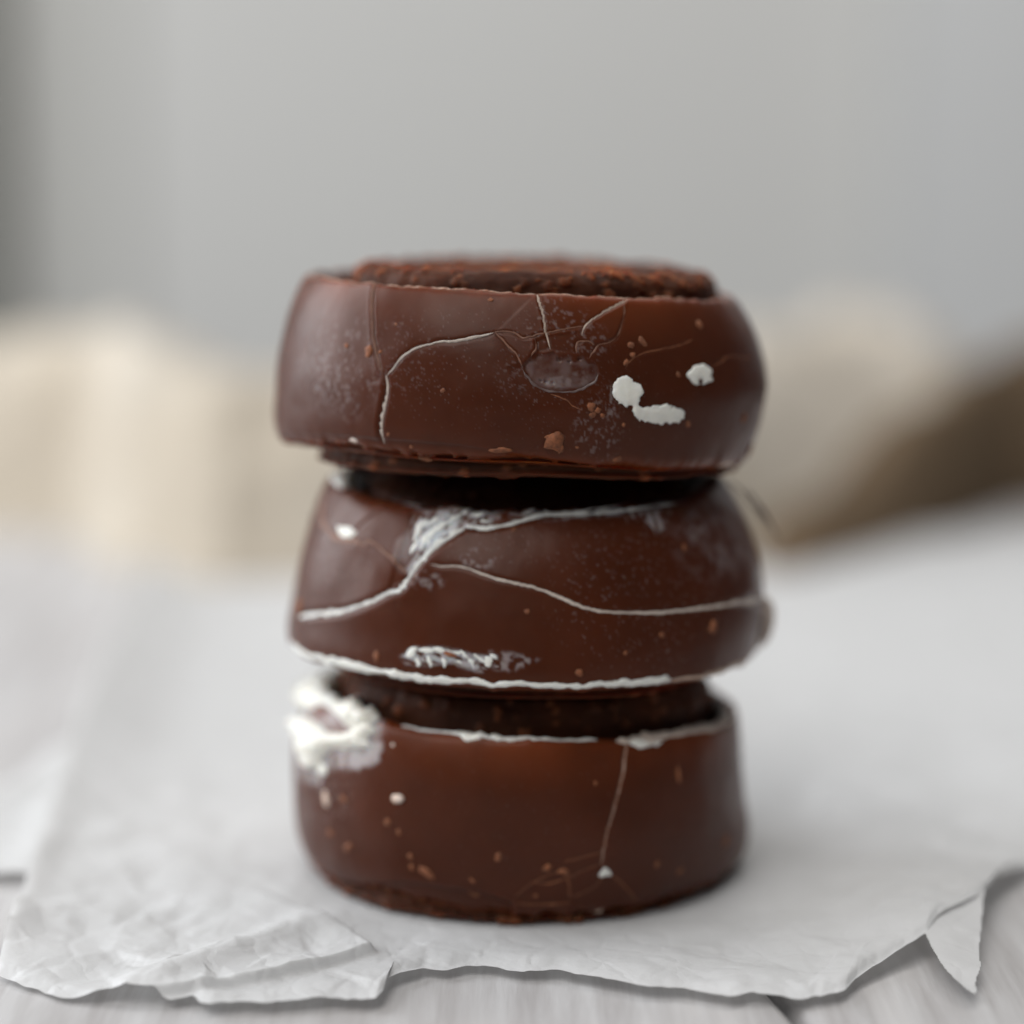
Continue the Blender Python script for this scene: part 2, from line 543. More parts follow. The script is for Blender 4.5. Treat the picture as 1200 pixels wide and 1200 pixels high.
Z += 1.6 * np.exp(-(ld / 2.5) ** 2) * sstep(0.0, 0.05, VV) + 1.4 * np.exp(-(ld / 7.0) ** 2) * sstep(0.02, 0.25, VV) + 4.0 * np.exp(-(ld / 9.0) ** 2) * sstep(0.2, 0.5, VV)
Z += lift(X, Y)
Z += 1.5 * np.exp(-((X + 26 - (Y + 30) * 0.9) / 4) ** 2) * sstep(-8, -24, Y) * rest
fold = np.array([at_z(a_, b_, -0.5)[:2] for a_, b_ in ((150, 1172), (222, 1166), (300, 1156), (372, 1140), (434, 1124), (410, 1106), (350, 1078), (300, 1056), (180, 1062), (110, 1120))])
fsd = poly_sd(X, Y, fold)
Z += np.where(fsd < 0, 1.15 * np.exp(fsd / 5.0), 1.15 * np.exp(-(fsd / 0.45) ** 2)) * sstep(-48, -36, X)
Z = np.maximum(Z + 0.1 * rest - 0.1, TABLE_Z + 0.5)
stack_r = np.hypot(X - 1.1, Y)
Z = np.where(stack_r < 27, np.minimum(Z, -0.25), Z)
Vp = np.stack([X, Y, Z], 1)
sheet = mesh_obj('sheet', Vp, grid_faces(nV, nU, False), PAPER, paper)
sheet_pts = Vp.reshape(nV, nU, 3)

def small_sheet(name, outline_px, z, seed, zfun=None):
    """a lower layer of the paper: outline on the table, filled with a grid"""
    P = np.array([at_z(a, b, z) for a, b in outline_px])
    lo, hi = P.min(0), P.max(0)
    st = 0.5
    gx = np.arange(lo[0] - st, hi[0] + st, st); gy = np.arange(lo[1] - st, hi[1] + st, st)
    X, Y = np.meshgrid(gx, gy)
    xs, ys = X.ravel(), Y.ravel()
    sd = poly_sd(xs, ys, P[:, :2])
    Z = z + facets(xs, ys, 7, 0.35, seed) + facets(xs, ys, 3, 0.1, seed + 3)
    if zfun is not None:
        Z = Z + zfun(xs, ys, sd)
    F = grid_faces(len(gy), len(gx), False)
    F = F[(sd[F] < 0.15).all(1)]
    used = np.unique(F); mp = -np.ones(len(xs), int); mp[used] = np.arange(len(used))
    V = np.stack([xs, ys, np.maximum(Z, TABLE_Z + 0.35)], 1)
    return mesh_obj(name, V[used], mp[F], PAPER, paper)
small_sheet('folded_layer', [(-90, 960), (0, 930), (70, 880), (125, 850), (100, 920), (60, 1000), (38, 1034), (0, 1036), (-90, 1030)], -1.2, 64,
            lambda x, y, sd: 1.2 * np.exp(-((sd + 1) / 4.0) ** 2))
# flap hanging from the raised right corner down to the table
j0 = int(np.argmin(np.abs(fc[:, 0] - 1084))); j1 = int(np.argmin(np.abs(fc[:, 0] - 1152)))
edge3 = sheet_pts[0, j0:j1 + 1]
ex, ey = project(edge3)
A3, B3, C3 = edge3[0], edge3[-1], at_z(1141, 1177, TABLE_Z + 0.3)
pn = np.cross(B3 - A3, C3 - A3); pn /= np.linalg.norm(pn)
if pn @ (CAM - A3) < 0:
    pn = -pn
low = catmull([(ex[-1] + 1, ey[-1] - 2), (1150, 1085), (1147, 1115), (1148, 1138), (1142, 1158), (1141, 1177), (1126, 1168), (1110, 1150), (1098, 1130), (ex[0], ey[0] - 2)], 6)
outline = np.vstack([low, np.stack([ex, ey - 2], 1)])
gx = np.arange(outline[:, 0].min() - 2, outline[:, 0].max() + 3, 1.5); gy = np.arange(outline[:, 1].min() - 2, outline[:, 1].max() + 3, 1.5)
GX, GY = np.meshgrid(gx, gy)
xs, ys = GX.ravel(), GY.ravel()
sdf = poly_sd(xs, ys, outline)
Ff = grid_faces(len(gy), len(gx), False)
Ff = Ff[(sdf[Ff] < 0.8).all(1)]
used = np.unique(Ff); mp = -np.ones(len(xs), int); mp[used] = np.arange(len(used))
Vf = []
for k in used:
    d_ = ray(xs[k], ys[k])
    Vf.append(CAM + d_ * (((A3 - CAM) @ pn) / (d_ @ pn)))
Vf = np.array(Vf)
tt_ = (Vf - A3) @ ((B3 - A3) / np.linalg.norm(B3 - A3) ** 2)
Vf = Vf - pn * (-0.9 * (tt_ - 0.55) ** 2)[:, None] + pn * (0.12 * vnoise(Vf, 2.5, 77) + 0.2 * vnoise(Vf, 6, 78))[:, None]
Vf[:, 2] = np.maximum(Vf[:, 2], TABLE_Z + 0.3)
mesh_obj('folded_flap', Vf, mp[Ff], PAPER, paper)

# ------------------------------------------------------------------ cakes
PXMM = 0.107

class Shell:
    """chocolate shell: profiles keyed by azimuth, swept round the axis at (cx, 0)"""
    def __init__(self, cx, keys, seed, rows_dense, thin_rim=0.6):
        self.cx = cx
        az_f = np.radians(np.linspace(165, 375, 820, endpoint=False))
        az_b = np.radians(np.linspace(375, 525, 130, endpoint=False))
        self.az = np.concatenate([az_f, az_b])
        ks = sorted(keys)
        deg = np.degrees(self.az) % 360
        ctrl = {k: np.array(keys[k], float) for k in ks}
        # periodic blend between keyed profiles
        K = len(ks)
        A = np.zeros((len(deg), len(ctrl[ks[0]]), 2))
        for i, k in enumerate(ks):
            k2 = ks[(i + 1) % K]
            span = (k2 - k) % 360
            t = ((deg - k) % 360) / span
            m = ((deg - k) % 360) < span
            s = t[m] * t[m] * (3 - 2 * t[m]) * 0.5 + t[m] * 0.5
            A[m] = ctrl[k][None] * (1 - s)[:, None, None] + ctrl[k2][None] * s[:, None, None]
        nctrl = A.shape[1]
        # sample rows by the arc length of the front profile
        C0 = catmull(ctrl[270], 60)
        seg = np.linalg.norm(np.diff(C0, axis=0), axis=1)
        tpar = np.linspace(0, nctrl - 1, len(C0))
        s = np.concatenate([[0], np.cumsum(seg)])
        n = rows_dense
        cut = np.interp(nctrl - 2, tpar, s)
        ss = np.concatenate([np.linspace(0, cut, n), np.linspace(cut, s[-1], 5)[1:]])
        tr = np.interp(ss, s, tpar)
        i1 = np.clip(tr.astype(int), 0, nctrl - 2); f = tr - i1
        g = lambda o: A[:, np.clip(i1 + o, 0, nctrl - 1), :]
        p0, p1, p2, p3 = g(-1), g(0), g(1), g(2)
        f = f[None, :, None]
        RZ = 0.5 * (2 * p1 + (-p0 + p2) * f + (2 * p0 - 5 * p1 + 4 * p2 - p3) * f ** 2 + (-p0 + 3 * p1 - 3 * p2 + p3) * f ** 3)
        RZ = RZ.transpose(1, 0, 2)                         # rows, cols, 2
        self.nr, self.nc = RZ.shape[:2]
        R, Z = RZ[..., 0], RZ[..., 1]
        self.tr = tr
        ang = np.stack([25 * np.cos(self.az), 25 * np.sin(self.az), self.az * 0], 1)
        top_rag = fbm(ang, 4.5, seed + 31, 3) * 0.50 + vnoise(ang, 0.9, seed + 32) * 0.14
        bot_rag = fbm(ang, 5.0, seed + 33, 3) * 0.50 + vnoise(ang, 0.8, seed + 34) * 0.22
        wt = np.exp(-((tr - 1.9) / 0.75) ** 2)[:, None]; wb = np.exp(-((tr - 8.0) / 0.8) ** 2)[:, None]
        Z = Z + wt * top_rag[None] + wb * bot_rag[None]
        R = R + wb * (vnoise(ang, 1.4, seed + 35) * 0.14)[None] + wt * (vnoise(ang, 1.6, seed + 36) * 0.16 + vnoise(ang, 5.0, seed + 37) * 0.30)[None]
        V = np.stack([cx + R * np.cos(self.az), R * np.sin(self.az), Z], -1)
        # normals
        du = np.roll(V, -1, 1) - np.roll(V, 1, 1)
        dv = np.gradient(V, axis=0)
        nrm = np.cross(dv, du)
        nrm /= np.linalg.norm(nrm, axis=-1, keepdims=True) + 1e-9
        cen = np.array([cx, 0, Z.mean()])
        if ((V - cen) * nrm).sum() < 0:
            nrm = -nrm
        self.V = V.reshape(-1, 3); self.nrm = nrm.reshape(-1, 3)
        self.d = fbm(self.V, 10.0, seed, 2) * 0.34 + fbm(self.V, 4.0, seed + 4, 2) * 0.06 + fbm(self.V, 1.8, seed + 5, 2) * 0.022
        self.film = np.zeros(len(self.V)); self.crumbs = np.zeros(len(self.V))
        # the coating is thinnest along the broken upper rim, where the white filling shows through
        trow = np.repeat(tr, self.nc)
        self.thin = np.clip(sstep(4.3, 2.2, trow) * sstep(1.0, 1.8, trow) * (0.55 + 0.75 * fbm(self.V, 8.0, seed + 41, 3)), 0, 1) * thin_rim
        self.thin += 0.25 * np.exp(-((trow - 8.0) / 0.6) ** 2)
        self.px, self.py = project(self.V)
        view = CAM - self.V
        self.facing = (self.nrm * view).sum(1) > 0
        self.F = grid_faces(self.nr, self.nc, True)
        self.make_bvh(self.V)

    def make_bvh(self, V):
        self.bvh = BVHTree.FromPolygons([tuple(x) for x in V], self.F.tolist())

    def finish_positions(self):
        return self.V + self.nrm * self.d[:, None]

    def hit(self, px, py):
        d = ray(px, py)
        loc, n, i, dist = self.bvh.ray_cast(Vector(CAM), Vector(d))
        if loc is None:
            p = at_y(px, py, -2)
            loc, n, i, dist = self.bvh.find_nearest(Vector(p))
        n = np.array(n)
        p = np.array(loc)
        if n @ (p - np.array([self.cx, 0, p[2]])) < 0 and abs(n[2]) < 0.9:
            n = -n
        if n @ (CAM - p) < -0.3 * np.linalg.norm(CAM - p):
            n = -n
        return p, n

    def path(self, pts, step=1.6, jitter=0.5, seed=0):
        q = resample(catmull(pts, 8), step)
        z = np.stack([q[:, 0], q[:, 1], q[:, 0] * 0], 1)
        q = q + np.stack([vnoise(z, 6, 300 + seed), vnoise(z, 6, 400 + seed)], 1) * jitter
        h = [self.hit(a, b) for a, b in q]
        return np.array([a for a, _ in h]), np.array([b for _, b in h])

    def ring(self, row, px0, px1, n=160, wob=0.06, seed=0):
        """points along a profile row of the front side, between two photo columns"""
        i = int(np.argmin(np.abs(self.tr - row)))
        W = self.finish_positions().reshape(self.nr, self.nc, 3)[i]
        nn = self.nrm.reshape(self.nr, self.nc, 3)[i]
        X = self.px.reshape(self.nr, self.nc)[i]
        fr = np.where((np.degrees(self.az) >= 180) & (np.degrees(self.az) <= 360))[0]
        o = fr[np.argsort(X[fr])]
        q = np.linspace(px0, px1, n)
        P = np.stack([np.interp(q, X[o], W[o, k]) for k in range(3)], 1)
        Nn = np.stack([np.interp(q, X[o], nn[o, k]) for k in range(3)], 1)
        Nn /= np.linalg.norm(Nn, axis=1, keepdims=True)
        P[:, 2] += wob * vnoise(np.stack([q, q * 0 + seed, q * 0], 1), 9.0, 950)
        return P, Nn

    def near(self, P, m):
        lo, hi = P.min(0) - m, P.max(0) + m
        return np.where(((self.V > lo) & (self.V < hi)).all(1))[0]

    def groove(self, pts, width, depth, lip=0.0, side=0.0, seed=0):
        """crack: width in px, depth in mm; side lifts one side of it, lip raises its edges"""
        P, Nn = self.path(pts, 2.0, 0.6, seed)
        w_ = width * PXMM
        ix = self.near(P, w_ * 6 + 0.5)
        d, si = seg_dist(self.V[ix], P)
        fade = np.minimum(1, np.minimum(si + 1, len(P) - 1 - si) / 5.0)
        self.d[ix] -= depth * fade * np.exp(-(d / w_) ** 2)
        if lip:
            self.d[ix] += lip * fade * np.exp(-((d - 1.7 * w_) / w_) ** 2)
        if side:
            T = P[np.minimum(si + 1, len(P) - 1)] - P[si]
            sg = (np.cross(T, Nn[si]) * (self.V[ix] - P[si])).sum(1) > 0
            self.d[ix] += np.where(sg, side, 0) * fade * np.exp(-(d / (w_ * 5)) ** 2)

    def plate(self, poly, off, soft=1.0, tilt=(0, 0)):
        m = self.facing & (self.px > min(p[0] for p in poly) - 5) & (self.px < max(p[0] for p in poly) + 5) & (self.py > min(p[1] for p in poly) - 5) & (self.py < max(p[1] for p in poly) + 5)
        ix = np.where(m)[0]
        sd = poly_sd(self.px[ix], self.py[ix], poly)
        c = np.mean(poly, axis=0)
        self.d[ix] += (off + tilt[0] * (self.px[ix] - c[0]) / 50 + tilt[1] * (self.py[ix] - c[1]) / 50) * sstep(soft, -soft, sd)

    def haze(self, cx, cy, rx, ry, strength, size, th, soft=0.12, seed=0):
        ix = np.where(self.facing)[0]
        q = ((self.px[ix] - cx) / rx) ** 2 + ((self.py[ix] - cy) / ry) ** 2
        k = q < 1
        ix = ix[k]; q = q[k]
        n = fbm(self.V[ix], size * 0.62, 500 + seed, 3) * 0.5 + 0.5
        self.film[ix] = np.maximum(self.film[ix], 0.5 * strength * sstep(1, 0.2, q) * sstep(th + 0.03 - soft, th + 0.03 + soft, n))

    def film_poly(self, poly, strength, size=1.2, th=0.4, soft=0.25, edge=4, seed=0, streak=None):
        ix = np.where(self.facing)[0]
        m = (self.px[ix] > min(p[0] for p in poly) - 9) & (self.px[ix] < max(p[0] for p in poly) + 9) & (self.py[ix] > min(p[1] for p in poly) - 9) & (self.py[ix] < max(p[1] for p in poly) + 9)
        ix = ix[m]
        n = fbm(self.V[ix], size, 600 + seed, 3)
        if streak is not None:
            ca, sa = math.cos(math.radians(streak)), math.sin(math.radians(streak))
            u = self.px[ix] * ca + self.py[ix] * sa; v = -self.px[ix] * sa + self.py[ix] * ca
            n = 0.45 * n + 0.75 * fbm(np.stack([u / 5.0, v, v * 0 + seed], 1), 4.5, 650 + seed, 2)
        sd = poly_sd(self.px[ix], self.py[ix], poly) + n * 5
        self.film[ix] = np.maximum(self.film[ix], strength * sstep(edge * 0.3, -edge, sd) * sstep(th - soft, th + soft, n * 0.5 + 0.5))

def tube(name, parent, P, Nn, width, height, mat, sink=0.25, seed=0, wvar=0.35, taper=6, lift=0.0):
    """flattened bead along surface points P; width px (scalar or list along), height mm"""
    n = len(P)
    t = np.linspace(0, 1, n)
    ww = np.interp(t, np.linspace(0, 1, len(width)), width) if hasattr(width, '__len__') else np.full(n, float(width))
    ww = ww * PXMM * 0.5
    z = np.stack([t * n * 0.17, t * 0 + seed, t * 0], 1)
    ww = ww * (1 + wvar * vnoise(z, 1.0, 700 + seed) + 0.5 * wvar * vnoise(z, 0.35, 710 + seed))
    tp = np.minimum(1, np.minimum(np.arange(n) + 0.4, n - 1 - np.arange(n) + 0.4) / taper) ** 0.6
    ww = ww * tp
    hh = height * tp * (1 + 0.3 * vnoise(z, 0.8, 720 + seed))
    T = np.gradient(P, axis=0); T /= np.linalg.norm(T, axis=1, keepdims=True) + 1e-9
    B = np.cross(T, Nn); B /= np.linalg.norm(B, axis=1, keepdims=True) + 1e-9
    k = 10
    V = []
    for a in np.linspace(0, 2 * math.pi, k, endpoint=False):
        V.append(P + B * (ww * math.cos(a))[:, None] + Nn * (hh * math.sin(a) - sink * hh + lift)[:, None])
    V = np.stack(V, 1).reshape(-1, 3)
    F = grid_faces(n, k, True)
    return mesh_obj(name, V, F, mat, parent)

def blob(name, parent, sh, poly, height, edge, mat, seed=0, rough=3.0, lump=0.35, step=1.0, sink=0.12, holes=None, zoff=0.0, fine=1.0):
    """a patch of cream or crust with real thickness lying on the shell; outline traced, edge in px"""
    poly = np.asarray(poly, float)
    pc = catmull(np.vstack([poly, poly[:1]]), 6)[:-1]
    gx = np.arange(pc[:, 0].min() - 6, pc[:, 0].max() + 6, step)
    gy = np.arange(pc[:, 1].min() - 6, pc[:, 1].max() + 6, step)
    X, Y = np.meshgrid(gx, gy)
    xs, ys = X.ravel(), Y.ravel()
    z = np.stack([xs, ys, xs * 0 + seed * 13.7], 1)
    sd = poly_sd(xs, ys, pc) + fbm(z, 14, 800 + seed, 3) * rough + (vnoise(z, 5.0, 805 + seed) * 1.5 + vnoise(z, 2.4, 806 + seed) * 0.8) * fine
    if holes is not None:
        for (hx, hy, hr) in holes:
            sd = np.maximum(sd, hr - np.hypot(xs - hx, ys - hy) + fbm(z, 8, 810 + seed, 2) * 2)
    F = grid_faces(len(gy), len(gx), False)
    F = F[(sd[F] < 1.2).all(1)]
    used = np.unique(F); mp = -np.ones(len(xs), int); mp[used] = np.arange(len(used))
    h = height * (1 - np.exp(np.minimum(sd, 0) / edge)) * (1 + lump * fbm(z, 16, 820 + seed, 3) + 0.5 * lump * fbm(z, 5, 830 + seed, 2)) - np.where(sd > -0.6, sink, 0) + zoff
    V = np.zeros((len(used), 3))
    for k, i in enumerate(used):
        p, n = sh.hit(xs[i], ys[i])
        V[k] = p + n * h[i]
    return mesh_obj(name, V, mp[F][:, ::-1], mat, parent)

_ico = None
def crumb(name, parent, sh, px, py, w_, h_, rot, mat, seed, proud=0.25):
    """small rough lump pressed into the shell; size in px"""
    global _ico
    if _ico is None:
        import bmesh
        bm = bmesh.new(); bmesh.ops.create_icosphere(bm, subdivisions=2, radius=1)
        _ico = (np.array([v.co[:] for v in bm.verts]), np.array([[v.index for v in f.verts] for f in bm.faces])); bm.free()
    U, F = _ico
    p, n = sh.hit(px, py)
    t = np.cross([0, 0, 1.0], n); t /= np.linalg.norm(t) + 1e-9
    b = np.cross(n, t)
    a = math.radians(rot)
    e1 = t * math.cos(a) + b * math.sin(a); e2 = -t * math.sin(a) + b * math.cos(a)
    k = 1 + 0.45 * vnoise(U * 1.0 + seed * 3.1, 0.75, 900 + seed) + 0.25 * vnoise(U + seed, 0.33, 920 + seed)
    Q = U * k[:, None]
    sx, sy = w_ * PXMM * 0.5, h_ * PXMM * 0.5
    V = p + n * (-0.05) + Q[:, :1] * e1 * sx + Q[:, 1:2] * e2 * sy + Q[:, 2:] * n * (min(sx, sy) * proud * 2)
    return mesh_obj(name, V, F, mat, parent)

def disc(name, parent, cx, prof_by_az, seed, lump, crumb_amt, mat=BISCUIT, nbump=260, br=(0.35, 0.9), cols=520, rows=90, zb=None):
    """biscuit disc: rough revolve with many embedded crumbs; prof_by_az {deg: [(r,z)...]}"""
    az = np.radians(np.linspace(165, 525, cols, endpoint=False))
    deg = np.degrees(az) % 360
    ks = sorted(prof_by_az)
    A = np.zeros((cols, len(prof_by_az[ks[0]]), 2))
    for i, k in enumerate(ks):
        k2 = ks[(i + 1) % len(ks)]
        span = (k2 - k) % 360 or 360
        dd = (deg - k) % 360
        m = dd < span
        t = dd[m] / span; s = t * t * (3 - 2 * t)
        A[m] = np.array(prof_by_az[k])[None] * (1 - s)[:, None, None] + np.array(prof_by_az[k2])[None] * s[:, None, None]
    per = max(2, rows // (A.shape[1] - 1))
    RZ = np.array([catmull(A[c], per) for c in range(cols)]).transpose(1, 0, 2)
    nr = RZ.shape[0]
    V = np.stack([cx + RZ[..., 0] * np.cos(az), RZ[..., 0] * np.sin(az), RZ[..., 1]], -1)
    du = np.roll(V, -1, 1) - np.roll(V, 1, 1); dv = np.gradient(V, axis=0)
    nrm = np.cross(dv, du); nrm /= np.linalg.norm(nrm, axis=-1, keepdims=True) + 1e-9
    cen = V.reshape(-1, 3).mean(0)
    if ((V - cen) * nrm).sum() < 0:
        nrm = -nrm
    Vf, nf = V.reshape(-1, 3), nrm.reshape(-1, 3)
    d = fbm(Vf, 5, seed, 3) * lump * 0.8 + fbm(Vf, 1.6, seed + 3, 3) * lump * 0.5
    r = np.random.default_rng(seed)
    cm = np.zeros(len(Vf))
    for _ in range(nbump):
        c = Vf[r.integers(0, len(Vf))]
        rad = r.uniform(*br)
        ix = np.where((np.abs(Vf - c) < rad).all(1))[0]
        q = np.linalg.norm(Vf[ix] - c, axis=1) / rad * (1.0 + 0.55 * vnoise(Vf[ix], 0.55, seed + 60) + 0.25 * vnoise(Vf[ix], 0.25, seed + 61))
        bmp = np.clip(1 - q * q, 0, 1) ** 0.7
        d[ix] = np.maximum(d[ix], d[ix] * 0.5 + bmp * rad * 0.42 * lump / 0.35)
        cm[ix] = np.maximum(cm[ix], sstep(0.05, 0.8, bmp) * r.uniform(0.0, 1.0) ** 1.5 * crumb_amt)
    Vf = Vf + nf * d[:, None]
    if zb is not None:
        Vf[:, 2] = np.maximum(Vf[:, 2], zb)
    return mesh_obj(name, Vf, grid_faces(nr, cols, True), mat, parent, attrs={'film': np.zeros(len(Vf)), 'crumbs': cm})

def shell_object(sh, parent):
    V = sh.finish_positions()
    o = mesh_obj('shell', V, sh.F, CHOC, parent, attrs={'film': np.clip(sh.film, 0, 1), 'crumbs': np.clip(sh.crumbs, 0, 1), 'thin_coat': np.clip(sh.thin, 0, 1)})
    sh.make_bvh(V)
    return o

GROUP = 'chocolate cakes in the stack'

# ---------------------------------------------------------------- bottom cake
cx = 1.1
botc = thing('chocolate_cake', (cx, 0, 0), 'bottom chocolate cake on the paper with a thick white cream blob at its upper left', 'cake', GROUP)
bot = Shell(cx, {
    180: [(22.6, 19.5), (24.0, 21.6), (25.4, 22.6), (27.2, 21.4), (28.7, 17), (29.1, 11), (28.9, 6), (28.1, 2.6), (26.5, 0.9), (24, 0.8), (23.6, 0.9), (1, 0.9)],
    225: [(23.4, 20.5), (24.2, 22.5), (25.3, 23.2), (26.7, 22.2), (28.2, 17.5), (28.7, 11.5), (28.0, 6.5), (27.0, 3.4), (26.0, 2.2), (24.6, 1.9), (23.6, 1.2), (1, 1.2)],
    270: [(23.8, 20), (24.8, 22.0), (26.0, 22.7), (27.2, 21.7), (28.3, 17), (28.5, 11), (27.7, 6), (26.8, 2.8), (25.6, 1.5), (24.2, 1.1), (23.6, 0.9), (1, 0.9)],
    315: [(24.4, 18.8), (25.2, 21.0), (26.4, 21.7), (27.5, 20.6), (28.4, 16), (28.8, 10.5), (28.3, 6), (27.2, 2.4), (26.0, 1.1), (24.2, 0.8), (23.6, 0.8), (1, 0.8)],
    0:   [(24.6, 17.8), (25.4, 20.0), (26.5, 20.8), (27.5, 19.6), (28.0, 15.2), (28.7, 9.3), (29.3, 5.4), (28.8, 2.0), (27.2, 0.6), (24.2, 0.6), (23.6, 0.8), (1, 0.8)],
    90:  [(22.8, 19), (23.6, 21), (24.8, 21.8), (26.2, 20.8), (27.6, 16.5), (28.5, 11), (28.4, 6), (27.2, 2.6), (26, 1.0), (24.2, 0.8), (23.6, 0.8), (1, 0.8)],
}, 11, 190, 0.95)
B1 = [(734, 868), (732, 890), (729, 910), (722, 938), (713, 970), (707, 1000), (705, 1014)]
BH = [[(600, 1054), (622, 1036), (640, 1026), (654, 1022), (664, 1026)], [(664, 1022), (667, 1038), (668, 1054)], [(604, 1059), (640, 1060), (668, 1058)],
      [(668, 1053), (690, 1042), (702, 1034), (706, 1018)], [(660, 1010), (685, 1004), (706, 998)], [(712, 1022), (732, 1038), (746, 1056), (752, 1066)], [(625, 1034), (650, 1034), (690, 1018), (704, 1012)]]
bot.groove(B1, 2.6, 0.16, 0.03, 0.10, 1)
for k, h in enumerate(BH):
    bot.groove(h, 1.6, 0.08, 0.02, 0.0, 10 + k)
bot.plate([(600, 1054), (640, 1026), (664, 1024), (668, 1054), (640, 1062)], -0.12, 1.2)
bot.plate([(668, 1054), (704, 1034), (712, 1022), (748, 1060), (700, 1070)], -0.10, 1.2)
bot.plate([(395, 1040), (470, 1034), (560, 1046), (600, 1058), (600, 1075), (395, 1060)], -0.5, 3)
bot.film_poly([(398, 868), (450, 866), (448, 894), (420, 904), (392, 900)], 0.62, 1.4, 0.36, 0.2, 4, 1)
bot.film_poly([(345, 880), (372, 886), (384, 905), (376, 925), (350, 915)], 0.5, 1.4, 0.4, 0.2, 5, 2)
bot.film_poly([(338, 800), (400, 786), (452, 806), (452, 850), (440, 892), (390, 904), (350, 902), (338, 860)], 0.45, 1.6, 0.42, 0.25, 6, 6)
bot.haze(600, 960, 270, 110, 0.10, 0.35, 0.74, 0.03, 3)
bot.haze(380, 930, 40, 60, 0.28, 0.9, 0.62, 0.1, 5)
shell_object(bot, botc)
disc('biscuit_disc', botc, cx, {
    180: [(0.5, 26.6), (14, 26.7), (20.5, 26.4), (22.2, 25.0), (22.6, 22.5), (22.8, 19)],
    270: [(0.5, 26.6), (14, 26.7), (21.3, 26.6), (23.1, 25.4), (23.6, 22.5), (23.8, 19)],
    0:   [(0.5, 26.6), (14, 26.5), (21.8, 25.6), (23.6, 24.0), (24.0, 21.5), (24.0, 17)],
    90:  [(0.5, 26.6), (14, 26.7), (20.5, 26.4), (22.2, 25.0), (22.6, 22.5), (22.8, 19)]}, 31, 0.38, 0.8, zb=17)
disc('base_disc', botc, cx, {
    180: [(25.5, 1.6), (26.0, 0.9), (25.2, 0.2), (12, 0.15), (0.5, 0.15)], 225: [(25.4, 2.4), (25.8, 1.2), (24.8, 0.2), (12, 0.15), (0.5, 0.15)],
    270: [(24.6, 1.5), (25.0, 0.8), (24.2, 0.2), (12, 0.15), (0.5, 0.15)], 0: [(25.5, 1.2), (26.2, 0.7), (25.0, 0.2), (12, 0.15), (0.5, 0.15)],
    90: [(25.2, 1.2), (25.6, 0.7), (24.8, 0.2), (12, 0.15), (0.5, 0.15)]}, 33, 0.42, 0.7, rows=60, zb=-0.15)
P, Nn = bot.path(B1, 1.6, 0.5, 1); tube('crack_line', botc, P, Nn, [2.4, 3.4, 4.8, 4.8, 3.6], 0.13, EDGE, 0.5, 1)
for k, h in enumerate(BH):
    P, Nn = bot.path(h, 1.6, 0.6, 10 + k); tube('crack_line', botc, P, Nn, 2.0, 0.07, CRUMB, 0.5, 40 + k)
blob('cream_chip', botc, bot, [(709, 1015), (717, 1026), (701, 1027)], 0.15, 2, CREAM, 4, 0.6)
blob('cream_chip', botc, bot, [(690, 1068), (705, 1066), (722, 1068), (716, 1073), (694, 1074)], 0.15, 2, SEAM, 5, 1.0)
# cream along the rim
P, Nn = bot.ring(2.2, 470, 700, 190, 0.08, 1)
tube('cream_line', botc, P, Nn, [1.5, 2, 4, 6, 7, 6, 3, 2.5, 4], 0.22, CREAM, 0.1, 21, 0.45)
P, Nn = bot.ring(2.3, 722, 856, 110, 0.15, 2)
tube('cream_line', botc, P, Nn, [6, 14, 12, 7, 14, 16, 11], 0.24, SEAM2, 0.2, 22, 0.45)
blob('cream_chip', botc, bot, [(532, 851), (560, 854), (578, 857), (566, 864), (549, 870), (538, 862)], 0.25, 3, CREAM, 6, 1.5)
blob('cream_chip', botc, bot, [(571, 852), (586, 855), (586, 864), (576, 866)], 0.3, 2, CREAM, 7, 1.0)
blob('cream_chip', botc, bot, [(733, 866), (765, 866), (776, 870), (757, 877), (742, 875)], 0.25, 3, CREAM, 8, 1.2)
